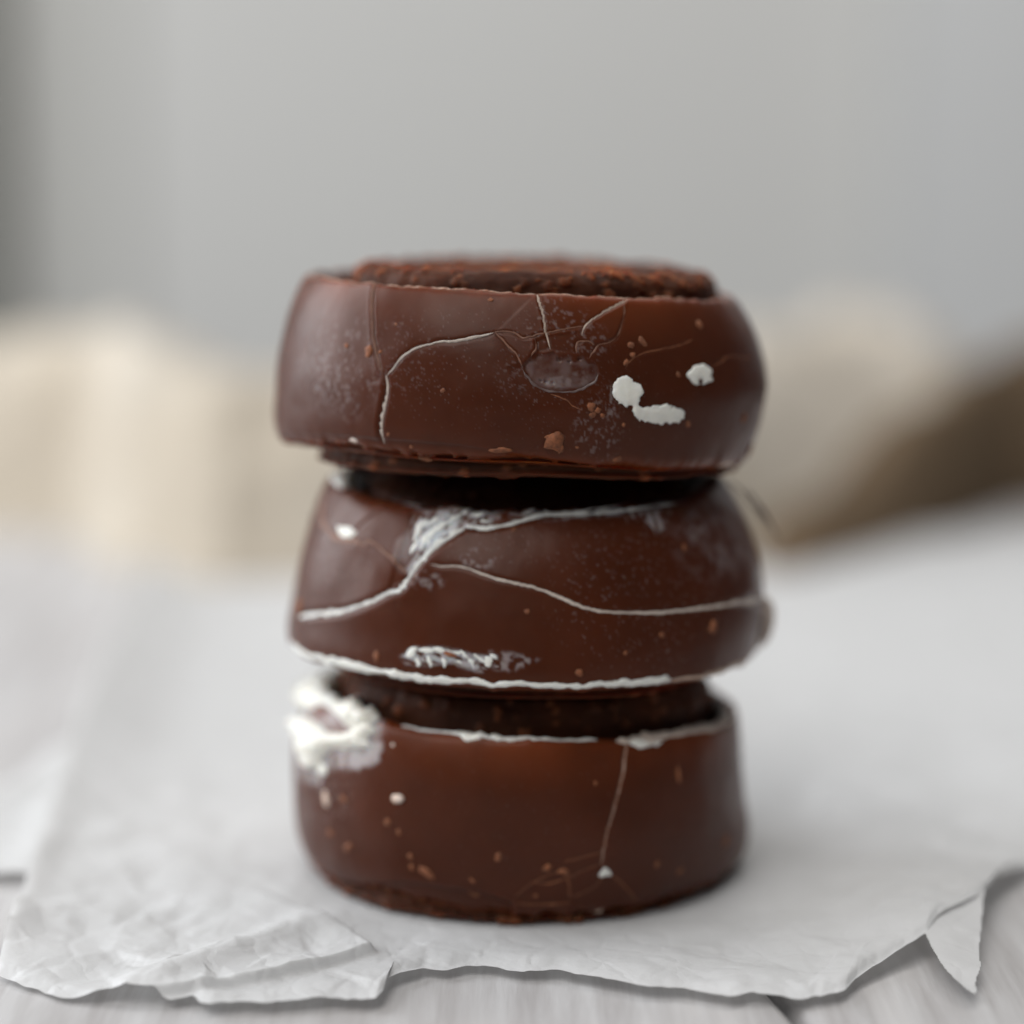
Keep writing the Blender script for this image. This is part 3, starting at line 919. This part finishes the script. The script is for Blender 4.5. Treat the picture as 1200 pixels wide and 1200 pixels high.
# the big cream blob, upper left
blob('cream_blob', botc, bot, [(352, 806), (372, 792), (398, 786), (425, 792), (446, 806), (455, 826), (446, 842), (430, 850), (412, 852), (396, 840), (378, 826), (360, 832), (346, 826), (342, 814)], 2.2, 8, CREAM, 11, 2.5, 0.7, zoff=0.15, fine=0.2)
blob('cream_blob', botc, bot, [(333, 842), (350, 838), (372, 846), (386, 858), (408, 858), (430, 848), (440, 856), (432, 868), (440, 874), (420, 878), (398, 878), (380, 886), (372, 902), (360, 900), (350, 884), (345, 862), (336, 856)], 1.7, 7, CREAM, 12, 4, 0.5, fine=0.2)
blob('cream_blob', botc, bot, [(374, 894), (383, 896), (382, 908), (374, 908)], 0.4, 3, CREAM, 13, 1)
for k, (a, b, w_, h_, r_, mt) in enumerate([
    (466, 935, 15, 13, 0, PALECRUMB), (382, 935, 12, 17, 15, PALECRUMB), (403, 937, 10, 9, 0, CRUMB), (454, 964, 8, 11, 0, CRUMB), (467, 975, 6, 8, 0, CRUMB), (387, 976, 11, 9, 20, CRUMB),
    (408, 993, 14, 9, 30, CRUMB), (481, 1003, 7, 8, 0, CRUMB), (482, 1016, 7, 8, 10, CRUMB), (501, 1023, 24, 10, -28, CRUMB), (553, 1032, 9, 5, -50, CRUMB), (584, 1005, 8, 12, -15, CRUMB),
    (795, 907, 7, 22, 0, CRUMB), (770, 1013, 8, 9, 0, CRUMB), (797, 1021, 9, 8, 0, CRUMB), (851, 985, 13, 14, 30, CRUMB), (642, 1017, 12, 10, 20, CRUMB), (661, 1022, 10, 12, 50, CRUMB),
    (627, 1050, 6, 5, 0, CRUMB), (460, 873, 5, 5, 0, PALECRUMB), (400, 1035, 17, 10, 10, CRUMB), (826, 1043, 12, 8, 10, CRUMB), (698, 918, 5, 6, 0, CRUMB), (556, 1048, 14, 5, -10, CRUMB)]):
    crumb('crumb', botc, bot, a, b, w_, h_, r_, mt, k)

# ---------------------------------------------------------------- middle cake
cx = 1.6
midc = thing('chocolate_cake', (cx, 0, 26.9), 'middle chocolate cake ringed by white cream lines and smears', 'cake', GROUP)
mid_s = Shell(cx, {
    180: [(20.5, 48.2), (21.8, 49.4), (23.3, 50.0), (24.7, 49.2), (26.4, 45.6), (28.0, 40.5), (29.1, 35), (29.7, 31.2), (29.4, 29.4), (27.6, 28.9), (24, 28.6), (1, 28.6)],
    225: [(20.2, 47.6), (21.0, 48.8), (22.6, 49.3), (24.4, 48.3), (26.8, 44.2), (28.5, 39), (29.4, 34), (29.8, 31.2), (29.5, 29.7), (27.8, 29.2), (24, 28.6), (1, 28.6)],
    270: [(20.0, 47.4), (20.8, 48.6), (22.2, 49.0), (24.0, 48.0), (26.6, 43.8), (28.4, 38.5), (29.3, 34), (29.7, 31.0), (29.4, 29.5), (27.8, 29.1), (24, 28.6), (1, 28.6)],
    315: [(20.2, 47.6), (21.0, 48.7), (22.6, 49.2), (24.4, 48.2), (27.0, 44), (28.8, 38.5), (29.6, 33.4), (29.5, 30.2), (29.0, 28.7), (27.6, 28.5), (24, 28.2), (1, 28.4)],
    0:   [(20.5, 48.2), (22.2, 49.4), (23.8, 49.8), (25.2, 48.9), (27.4, 45.2), (29.2, 40.6), (30.1, 35.5), (29.6, 30.8), (28.7, 27.8), (27.2, 27.4), (24, 27.6), (1, 28.2)],
    90:  [(20.5, 48.2), (21.8, 49.4), (23.3, 49.8), (24.7, 49), (26.8, 45), (28.5, 40), (29.5, 34.6), (29.6, 31), (29, 29), (27.6, 28.6), (24, 28.4), (1, 28.4)],
}, 12, 190, 0.3)
M1 = [(350, 723), (372, 719), (400, 716), (430, 707), (455, 696), (471, 689), (481, 674), (496, 655), (512, 640), (530, 628), (545, 618)]
M1b = [(545, 616), (565, 619), (590, 616), (612, 610), (640, 603), (680, 602), (715, 600), (760, 594), (792, 590)]
M2 = [(504, 661), (520, 664), (540, 664), (575, 676), (615, 686), (645, 695), (672, 707), (700, 716), (735, 718), (780, 717), (820, 713), (855, 708), (893, 702)]
M3 = [(412, 626), (424, 638), (434, 634), (452, 648), (468, 663), (478, 674)]
M4 = [(384, 575), (379, 592), (380, 612), (392, 628), (408, 633), (424, 638)]
mid_s.groove(M1, 4.6, 0.24, 0.02, 0.14, 1)
mid_s.groove(M1b, 4.0, 0.18, 0.02, 0.0, 8)
mid_s.groove(M2, 2.4, 0.12, 0.0, 0.05, 2)
mid_s.groove(M3, 2.0, 0.10, 0.02, 0.06, 3)
mid_s.groove(M4, 4.0, 0.10, 0.02, 0.10, 4)
mid_s.groove([(460, 588), (440, 600), (424, 612), (412, 624)], 3.0, 0.10, 0.02, 0.08, 5)
mid_s.plate([(455, 690), (480, 600), (545, 596), (545, 618), (500, 652), (478, 678)], -0.18, 2.5)
mid_s.film_poly([(478, 606), (500, 594), (560, 590), (588, 597), (580, 610), (545, 620), (520, 636), (495, 660), (478, 680), (470, 668), (486, 646), (480, 626)], 0.80, 0.6, 0.50, 0.10, 6, 11, -62)
mid_s.film_poly([(484, 612), (512, 600), (540, 604), (538, 622), (516, 632), (492, 656), (484, 650)], 0.95, 0.5, 0.44, 0.06, 4, 31, -60)
mid_s.film_poly([(458, 655), (462, 630), (480, 614), (490, 640), (470, 672)], 0.24, 2.0, 0.3, 0.3, 6, 12)
mid_s.film_poly([(462, 586), (520, 578), (585, 584), (594, 602), (540, 598), (500, 602)], 0.55, 0.7, 0.46, 0.12, 5, 13, 6)
mid_s.film_poly([(540, 598), (590, 596), (586, 612), (560, 618), (545, 614)], 0.75, 0.5, 0.48, 0.08, 4, 32, -20)
mid_s.film_poly([(590, 594), (660, 590), (760, 582), (806, 582), (790, 600), (700, 608), (600, 614)], 0.60, 0.5, 0.50, 0.08, 5, 14, -6)
mid_s.film_poly([(728, 598), (750, 592), (790, 596), (780, 622), (764, 630), (752, 606), (734, 612)], 0.55, 0.6, 0.52, 0.1, 4, 15, 70)
mid_s.haze(845, 620, 75, 70, 0.30, 2.2, 0.50, 0.2, 16)
mid_s.haze(815, 620, 22, 18, 0.5, 1.0, 0.5, 0.12, 17)
mid_s.haze(842, 655, 14, 25, 0.4, 1.4, 0.48, 0.12, 18)
mid_s.haze(750, 700, 130, 110, 0.32, 0.42, 0.69, 0.05, 19)
mid_s.haze(560, 655, 26, 16, 0.5, 0.8, 0.56, 0.08, 20)
mid_s.haze(500, 680, 26, 14, 0.5, 0.9, 0.56, 0.08, 21)
mid_s.haze(400, 650, 60, 60, 0.20, 0.7, 0.68, 0.06, 22)
mid_s.film_poly([(466, 768), (484, 756), (520, 757), (556, 764), (584, 766), (590, 786), (560, 790), (530, 780), (500, 782), (474, 780)], 0.72, 0.6, 0.48, 0.10, 5, 23, 18)
mid_s.film_poly([(570, 760), (600, 762), (640, 772), (600, 790), (575, 786)], 0.4, 0.8, 0.52, 0.1, 5, 24)
mid_s.haze(620, 640, 180, 30, 0.22, 0.5, 0.70, 0.04, 25)
mid_s.film_poly([(876, 640), (900, 670), (905, 720), (880, 714), (850, 712), (880, 690)], 0.45, 2.0, 0.4, 0.25, 8, 26)
shell_object(mid_s, midc)
disc('biscuit_disc', midc, cx, {
    180: [(0.5, 50.7), (14, 50.6), (18.5, 50.0), (20.2, 49.0), (20.6, 47)],
    270: [(0.5, 50.7), (14, 50.3), (18.0, 49.4), (19.8, 48.6), (20.4, 46.6)],
    0:   [(0.5, 50.7), (14, 50.5), (18.5, 49.9), (20.2, 49.0), (20.6, 47)],
    90:  [(0.5, 50.7), (14, 50.5), (18.5, 49.9), (20.2, 49.0), (20.6, 47)]}, 41, 0.22, 0.25, nbump=80)
disc('base_disc', midc, cx, {
    180: [(23.6, 28.7), (23.9, 28.0), (23.2, 27.2), (12, 27.1), (0.5, 27.1)], 270: [(25.6, 29.0), (25.8, 28.2), (24.9, 27.3), (12, 27.1), (0.5, 27.1)],
    300: [(26.4, 28.8), (26.7, 28.0), (25.8, 27.2), (12, 27.1), (0.5, 27.1)], 330: [(24.6, 28.3), (24.9, 27.7), (24.2, 27.1), (12, 27.1), (0.5, 27.1)],
    0: [(23.6, 28.1), (24.0, 27.6), (23.2, 27.1), (12, 27.1), (0.5, 27.1)], 90: [(23.6, 28.4), (24.0, 27.8), (23.2, 27.1), (12, 27.1), (0.5, 27.1)]}, 43, 0.16, 0.3, nbump=60, rows=60)
P, Nn = mid_s.path(M1, 1.6, 0.7, 1); tube('cream_line', midc, P, Nn, [9, 8, 6, 7, 7, 9, 9, 8], 0.17, CREAM, 0.3, 51, 0.5)
P, Nn = mid_s.path(M1b, 1.6, 0.8, 2); tube('cream_line', midc, P, Nn, [7, 6, 8, 7, 5, 6, 5, 3], 0.15, CREAM, 0.3, 52, 0.6)
P, Nn = mid_s.path([(612, 603), (630, 596), (655, 604), (690, 598), (720, 594)], 1.6, 0.8, 3); tube('cream_line', midc, P, Nn, [3, 4, 4, 3], 0.2, CREAM, 0.2, 53)
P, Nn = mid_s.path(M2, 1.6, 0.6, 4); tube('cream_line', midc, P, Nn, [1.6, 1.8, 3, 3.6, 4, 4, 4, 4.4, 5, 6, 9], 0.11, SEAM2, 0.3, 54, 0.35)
P, Nn = mid_s.path(M3, 1.6, 0.6, 5); tube('crack_line', midc, P, Nn, [3.5, 3, 3, 4], 0.12, HAIR, 0.4, 55)
P, Nn = mid_s.path(M4, 1.6, 0.6, 6); tube('crack_line', midc, P, Nn, [6, 8, 8, 7, 5], 0.22, HAIR, 0.4, 56)
# bottom ring of cream
P, Nn = mid_s.ring(7.6, 342, 786, 330, 0.05, 3)
tube('cream_line', midc, P, Nn, [7, 8, 11, 7, 9, 10, 8, 7, 6, 6, 7, 6, 8, 10, 11], 0.20, CREAM, 0.2, 57, 0.3)
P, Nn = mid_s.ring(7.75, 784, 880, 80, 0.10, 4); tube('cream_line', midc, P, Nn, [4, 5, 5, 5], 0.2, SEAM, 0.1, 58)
blob('cream_blob', midc, mid_s, [(388, 560), (396, 551), (410, 552), (416, 562), (408, 571), (394, 571)], 0.9, 5, CREAM, 21, 2)
blob('cream_blob', midc, mid_s, [(394, 616), (408, 616), (418, 624), (412, 631), (398, 628)], 0.4, 4, CREAM, 22, 1.5)
def fleck(cx_, cy_, ln, wd, ang, seed):
    t = np.linspace(0, 2 * math.pi, 9)[:-1]
    r = np.random.default_rng(seed)
    k = 1 + r.uniform(-0.3, 0.3, 8)
    u = np.cos(t) * ln / 2 * k; v = np.sin(t) * wd / 2 * k
    a_ = math.radians(ang + r.uniform(-22, 22))
    poly = np.stack([cx_ + u * math.cos(a_) - v * math.sin(a_), cy_ + u * math.sin(a_) + v * math.cos(a_)], 1)
    blob('cream_fleck', midc, mid_s, poly, 0.10, 2.0, CREAM, 200 + seed, 1.6, 0.5, step=0.9)
for k, (a_, b_, ln, wd, an) in enumerate([(490, 622, 26, 8, -75), (498, 632, 30, 6, -60), (507, 624, 26, 7, -55), (514, 618, 22, 6, -40), (486, 640, 20, 5, -80), (500, 648, 26, 5, -58), (490, 660, 24, 5, -65),
                                   (522, 612, 20, 6, -30), (508, 610, 22, 6, -15), (538, 604, 26, 5, -8), (558, 603, 24, 5, -5), (574, 601, 18, 4, -15), (566, 611, 18, 4, -12), (496, 612, 14, 6, -70),
                                   (482, 764, 15, 9, -40), (496, 762, 22, 7, 5), (488, 774, 14, 6, 80), (503, 774, 16, 6, 70), (514, 762, 18, 6, 10), (520, 776, 13, 5, 75), (532, 764, 18, 5, 8), (545, 768, 16, 6, 15),
                                   (552, 778, 14, 6, 80), (562, 772, 18, 8, 20), (572, 776, 14, 9, 60), (538, 776, 10, 4, 60), (580, 770, 10, 5, 30)]):
    fleck(a_, b_, ln, wd, an, k)
q = resample(catmull([(880, 706), (893, 703), (901, 712), (902, 730), (897, 748), (888, 760)], 8), 1.6)
P = np.array([at_y(a_, b_, -4.0 + 0.05 * k) for k, (a_, b_) in enumerate(q)]); Nn = np.tile(np.array([0.85, -0.5, 0.1]), (len(P), 1)); Nn /= np.linalg.norm(Nn[0])
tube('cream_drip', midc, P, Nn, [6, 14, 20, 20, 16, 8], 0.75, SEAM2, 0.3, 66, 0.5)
for k, pts in enumerate([[(852, 562), (868, 574), (884, 596), (898, 618)], [(872, 572), (890, 592), (906, 618)], [(884, 590), (900, 610), (914, 636)]]):
    q = resample(catmull(pts, 8), 2.0)
    P = np.array([at_y(a, b, -3 + 1.0 * k) for a, b in q]); Nn = np.tile(np.array([0.6, -0.7, 0.35]), (len(P), 1)); Nn /= np.linalg.norm(Nn[0])
    tube('cream_wisp', midc, P, Nn, [4, 5, 4, 2], 0.10, FLAKE, 0.0, 60 + k)
for k, (a, b, w_, h_, r_, mt) in enumerate([
    (351, 712, 14, 20, 10, CRUMB), (441, 768, 8, 13, 0, CRUMB), (679, 788, 11, 8, -20, CRUMB), (802, 641, 9, 11, 0, CRUMB), (618, 716, 7, 6, 0, CRUMB), (617, 717, 5, 5, 0, CRUMB), (776, 744, 9, 8, 0, CRUMB),
    (835, 735, 12, 18, -40, CRUMB), (733, 765, 6, 5, 0, CRUMB), (690, 812, 12, 9, 0, CRUMB), (500, 763, 9, 5, 0, CRUMB), (528, 767, 20, 6, -10, CRUMB), (602, 620, 6, 5, 0, CRUMB)]):
    crumb('crumb', midc, mid_s, a, b, w_, h_, r_, mt, 40 + k)

# ---------------------------------------------------------------- top cake
cx = 1.05
topc = thing('chocolate_cake', (cx, 0, 51.0), 'top chocolate cake with a cracked side and two bare white cream spots at right', 'cake', GROUP)
top_s = Shell(cx, {
    180: [(23.5, 72.5), (24.6, 74.3), (25.7, 75.2), (27.0, 74.3), (28.7, 70.4), (29.8, 65.5), (30.4, 60), (30.6, 57), (29.9, 55.1), (27.6, 54.4), (24.8, 54.2), (1, 54.0)],
    225: [(23.0, 72.5), (24.2, 74.6), (25.6, 75.2), (26.8, 74.5), (28.6, 70), (29.8, 64.5), (30.2, 60), (30.1, 58), (29.6, 56.6), (27.8, 56.0), (25.2, 55.4), (1, 54.2)],
    270: [(23.0, 72), (24.0, 73.9), (25.2, 74.5), (26.5, 73.8), (28.5, 69.4), (29.9, 63.6), (29.9, 59.8), (29.6, 57.6), (29.0, 56.4), (27.8, 55.8), (25.8, 55.2), (1, 54.0)],
    315: [(23.6, 71), (24.6, 72.7), (25.8, 73.3), (27.0, 72.5), (28.9, 68.2), (30.2, 62.8), (29.9, 58.6), (29.2, 55.4), (28.5, 54.0), (27.4, 53.5), (25.4, 53.4), (1, 53.0)],
    0:   [(24.2, 70), (25.0, 71.6), (26.0, 72.3), (27.3, 71.2), (29.4, 67.4), (30.6, 62.4), (29.9, 57.6), (28.7, 53.9), (28.1, 52.2), (27.0, 51.7), (25.0, 51.5), (1, 52.0)],
    90:  [(23.6, 71), (24.8, 73), (26.2, 73.8), (27.4, 73), (29, 68.5), (30.2, 63), (30, 58.5), (29.3, 55), (28.7, 53.2), (27.4, 52.6), (25, 52.4), (1, 52.4)],
}, 13, 190, 0.7)
T1 = [(442, 326), (437, 342), (436, 362), (437, 385), (439, 404), (444, 424), (449, 440)]
T1b = [(451, 440), (453, 455), (451, 470), (447, 488), (446, 505), (449, 520)]
T2 = [(454, 440), (462, 430), (472, 418), (488, 408), (510, 402), (518, 400), (530, 400), (555, 396), (579, 390)]
T3 = [(580, 389), (592, 402), (604, 414), (612, 428)]
T4 = [(629, 343), (633, 358), (638, 378), (640, 392), (645, 410)]
T5 = [(736, 351), (722, 358), (708, 366), (692, 376), (684, 384), (682, 393)]
T6 = [(732, 354), (731, 370), (724, 392), (716, 400), (702, 404), (694, 414), (690, 421)]
T7 = [(580, 389), (600, 389), (614, 396), (630, 392), (650, 388), (672, 384), (684, 382)]
T8 = [(676, 414), (676, 402), (688, 400), (696, 404)]
T9 = [(626, 396), (628, 408), (622, 418)]
T10 = [(645, 462), (662, 468), (672, 476), (682, 480)]
T11 = [(732, 432), (742, 420), (760, 412), (790, 406), (812, 398)]
T12 = [(834, 429), (846, 424), (850, 418), (870, 418), (884, 420)]
top_s.groove(T1, 2.2, 0.12, 0.03, 0.12, 1)
top_s.groove(T1b, 3.4, 0.30, 0.03, 0.16, 2)
top_s.groove(T2, 2.2, 0.12, 0.0, -0.07, 3)
for k, (t_, dd) in enumerate([(T3, .12), (T4, .10), (T5, .12), (T6, .10), (T7, .10), (T8, .10), (T9, .08), (T10, .06), (T11, .05), (T12, .05)]):
    top_s.groove(t_, 1.7, dd, 0.02, 0.0, 20 + k)
top_s.plate([(580, 389), (614, 396), (626, 396), (630, 410), (612, 428), (596, 408)], 0.14, 1.0, (0.15, 0.1))
top_s.plate([(582, 388), (629, 343), (638, 378), (640, 392), (614, 396)], 0.06, 1.2, (0.05, 0.0))
top_s.plate([(629, 343), (736, 351), (692, 376), (684, 382), (640, 390), (637, 378)], -0.03, 1.2, (0.0, -0.1))
top_s.plate([(684, 382), (736, 352), (731, 372), (722, 394), (702, 404), (684, 398)], 0.10, 1.0, (0.1, 0.0))
top_s.plate([(628, 398), (642, 392), (676, 388), (684, 398), (676, 414), (645, 410), (630, 412)], -0.10, 1.0, (0.05, 0.1))
top_s.plate([(596, 430), (614, 428), (626, 448), (646, 460), (690, 452), (712, 470), (660, 480), (610, 460)], -0.10, 4)
top_s.plate([(330, 508), (420, 512), (540, 522), (620, 534), (700, 546), (700, 562), (330, 560)], -0.25, 2.5)
FLK = [(613, 428), (619, 421), (627, 421), (630, 414), (641, 416), (650, 412), (656, 421), (668, 416), (674, 423), (684, 417), (691, 425), (699, 427), (702, 437), (696, 448), (684, 455), (668, 459), (646, 459), (630, 453), (619, 443)]
top_s.plate(FLK, -0.13, 0.9, (0.0, 0.10))
top_s.film_poly(FLK, 0.13, 1.0, 0.42, 0.3, 3, 40)
top_s.film_poly([(640, 440), (700, 430), (700, 446), (684, 455), (646, 458), (632, 452)], 0.24, 0.9, 0.46, 0.2, 4, 41)
for hx, hy, hr in ((640, 447, 2.2), (648, 448, 2.0), (655, 421, 3.0), (668, 423, 2.0), (679, 420, 2.2), (634, 446, 1.4)):
    top_s.plate([(hx + hr * math.cos(t), hy + hr * math.sin(t)) for t in np.linspace(0, 6.28, 9)[:-1]], -0.22, 0.8)
top_s.haze(398, 430, 62, 78, 0.22, 1.1, 0.60, 0.09, 1)
top_s.haze(390, 440, 40, 50, 0.38, 0.7, 0.60, 0.06, 2)
top_s.haze(560, 430, 200, 90, 0.22, 0.32, 0.72, 0.03, 3)
top_s.haze(650, 380, 50, 40, 0.30, 0.6, 0.62, 0.06, 4)
top_s.haze(695, 400, 22, 28, 0.28, 0.6, 0.58, 0.07, 5)
top_s.haze(700, 500, 36, 50, 0.30, 0.55, 0.60, 0.06, 6)
top_s.haze(605, 440, 32, 32, 0.16, 0.5, 0.62, 0.06, 7)
top_s.haze(714, 470, 10, 26, 0.5, 0.6, 0.55, 0.08, 8)
top_s.haze(470, 420, 60, 60, 0.18, 0.5, 0.66, 0.05, 9)
top_s.haze(700, 470, 190, 80, 0.12, 0.4, 0.72, 0.04, 10)
shell_object(top_s, topc)
disc('biscuit_disc', topc, cx, {
    180: [(0.5, 76.0), (12, 76.2), (17.5, 76.4), (20.0, 76.0), (20.6, 74), (20.8, 71)],
    225: [(0.5, 75.8), (12, 76.0), (19.6, 76.5), (22.0, 76.0), (22.9, 74), (23.2, 71)],
    270: [(0.5, 75.8), (12, 76.0), (20.0, 76.5), (22.4, 75.9), (23.2, 74), (23.5, 71)],
    0:   [(0.5, 76.0), (12, 75.9), (21.0, 75.4), (23.6, 74.3), (24.2, 72.5), (24.4, 69)],
    90:  [(0.5, 76.0), (12, 76.2), (19.0, 76.2), (21.2, 75.6), (21.8, 73.5), (22.0, 70)]}, 51, 0.40, 0.9, nbump=420)
disc('base_disc', topc, cx, {
    180: [(24.2, 54.6), (24.6, 53.4), (23.8, 52.4), (12, 52.2), (0.5, 51.9)], 225: [(26.0, 55.9), (26.4, 54.4), (25.6, 53.2), (12, 52.4), (0.5, 51.9)],
    270: [(26.8, 55.8), (27.3, 54.6), (26.4, 53.6), (12, 52.6), (0.5, 51.9)], 315: [(27.0, 54.2), (27.2, 53.2), (26.2, 52.4), (12, 52.0), (0.5, 51.7)],
    0: [(26.4, 51.9), (26.6, 51.4), (25.4, 50.9), (12, 51.2), (0.5, 51.5)], 90: [(25.4, 52.2), (25.6, 51.6), (24.6, 51.1), (12, 51.2), (0.5, 51.5)]}, 53, 0.26, 0.7, nbump=200, rows=70)
P, Nn = top_s.path(T1, 1.6, 0.5, 1); tube('crack_line', topc, P, Nn, [3, 3, 2.5, 2, 1.6], 0.10, HAIR, 0.4, 71)
P, Nn = top_s.path([(a + 1.5, b) for a, b in T1b], 4.0, 0.3, 2); tube('cream_line', topc, P, Nn, [3, 5, 6, 5.5, 4.5, 2], 0.18, SEAM2, 0.2, 72, 0.08, 3)
P, Nn = top_s.path(T2, 1.6, 0.5, 3); tube('cream_line', topc, P, Nn, [1.6, 2.4, 3, 2.6, 1.6, 3, 3.6, 3.6, 2.4], 0.10, SEAM2, 0.3, 73, 0.25)
P, Nn = top_s.path(T4, 1.6, 0.5, 21); tube('cream_line', topc, P, Nn, [4, 4.5, 4, 3, 2], 0.07, SEAM, 0.3, 74)
P, Nn = top_s.path(T5, 1.6, 0.5, 22); tube('cream_line', topc, P, Nn, [3, 4.5, 4, 3, 2], 0.08, SEAM, 0.3, 75)
for k, t_ in enumerate([T3, T6, T7, T8, T9]):
    P, Nn = top_s.path(t_, 1.6, 0.6, 20 + k); tube('crack_line', topc, P, Nn, 2.2, 0.07, HAIR, 0.4, 80 + k)
for k, t_ in enumerate([T10, T11, T12]):
    P, Nn = top_s.path(t_, 1.6, 0.6, 27 + k); tube('crack_line', topc, P, Nn, 1.7, 0.04, CRUMB, 0.5, 90 + k)
# pale edge along the rim
for k, (a_, b_, w_) in enumerate([(360, 440, 2.5), (452, 500, 3.0), (505, 548, 5.0), (560, 600, 2.5), (604, 690, 4.0), (700, 738, 2.5), (745, 800, 2.0)]):
    P, Nn = top_s.ring(2.15, a_, b_, 70, 0.07, 5 + k)
    tube('rim_edge', topc, P, Nn, [1.2, w_, w_ * 0.7, w_, 1.2], 0.13, EDGE, 0.3, 95 + k, 0.6)
P, Nn = top_s.path([(612, 432), (619, 443), (630, 453), (646, 459), (668, 459), (684, 455), (697, 447), (701, 438)], 1.4, 1.0, 40)
tube('flake_edge', topc, P, Nn, [1.2, 2.2, 2.4, 2, 2, 2.4, 2, 1], 0.05, FLAKE, 0.3, 98, 0.5)
blob('cream_blob', topc, top_s, [(717, 448), (724, 441), (736, 440), (744, 448), (754, 456), (753, 466), (750, 474), (762, 476), (778, 474), (788, 478), (802, 485), (796, 494), (780, 496), (764, 496), (748, 490), (740, 480), (728, 474), (718, 462)], 0.24, 2.2, CREAM, 32, 3.6, 0.25, fine=1.5, holes=[(738, 478, 2.5)])
blob('cream_blob', topc, top_s, [(803, 440), (810, 431), (820, 427), (832, 431), (834, 442), (830, 449), (820, 451), (810, 446)], 0.24, 2.2, CREAM, 33, 2.2, 0.25, fine=1.3, holes=[(821, 447, 2.2)])
blob('cream_blob', topc, top_s, [(842, 546), (852, 541), (860, 544), (856, 551), (846, 552)], 0.3, 3, SEAM, 34, 1.5)
for k, (a, b, w_, h_, r_, mt) in enumerate([
    (432, 412, 12, 12, 0, CRUMB), (406, 405, 7, 7, 0, CRUMB), (445, 412, 5, 5, 0, CRUMB), (519, 458, 6, 6, 0, CRUMB), (587, 528, 22, 8, -3, CRUMB), (651, 518, 22, 22, 20, CRUMB), (646, 512, 14, 9, 20, CRUMB),
    (657, 526, 10, 9, 60, CRUMB), (739, 404, 8, 8, 0, CRUMB), (753, 400, 7, 15, 30, CRUMB), (741, 416, 7, 6, 20, CRUMB), (734, 424, 6, 9, -20, CRUMB), (820, 382, 10, 12, 0, CRUMB), (693, 477, 10, 8, -10, CRUMB),
    (701, 481, 9, 8, 40, CRUMB), (695, 486, 8, 7, 0, CRUMB), (706, 487, 6, 5, 0, CRUMB), (724, 538, 12, 7, 15, CRUMB), (731, 498, 5, 5, 0, CRUMB), (806, 497, 7, 8, 0, CRUMB), (795, 439, 6, 6, 0, CRUMB), (872, 489, 9, 10, 0, CRUMB),
    (499, 537, 16, 6, -5, CRUMB), (415, 516, 12, 6, -5, PALECRUMB), (482, 524, 5, 5, 0, CRUMB), (455, 509, 5, 6, 0, CRUMB), (464, 380, 4, 4, 0, CRUMB), (677, 524, 5, 4, 0, CRUMB), (575, 351, 6, 5, 0, CRUMB), (548, 336, 13, 5, -10, CRUMB),
    (878, 527, 14, 16, 10, CRUMB), (735, 457, 7, 6, 20, CRUMB), (820, 441, 4, 9, 0, CRUMB), (743, 475, 5, 9, 20, CRUMB)]):
    crumb('crumb', topc, top_s, a, b, w_, h_, r_, mt, 100 + k)
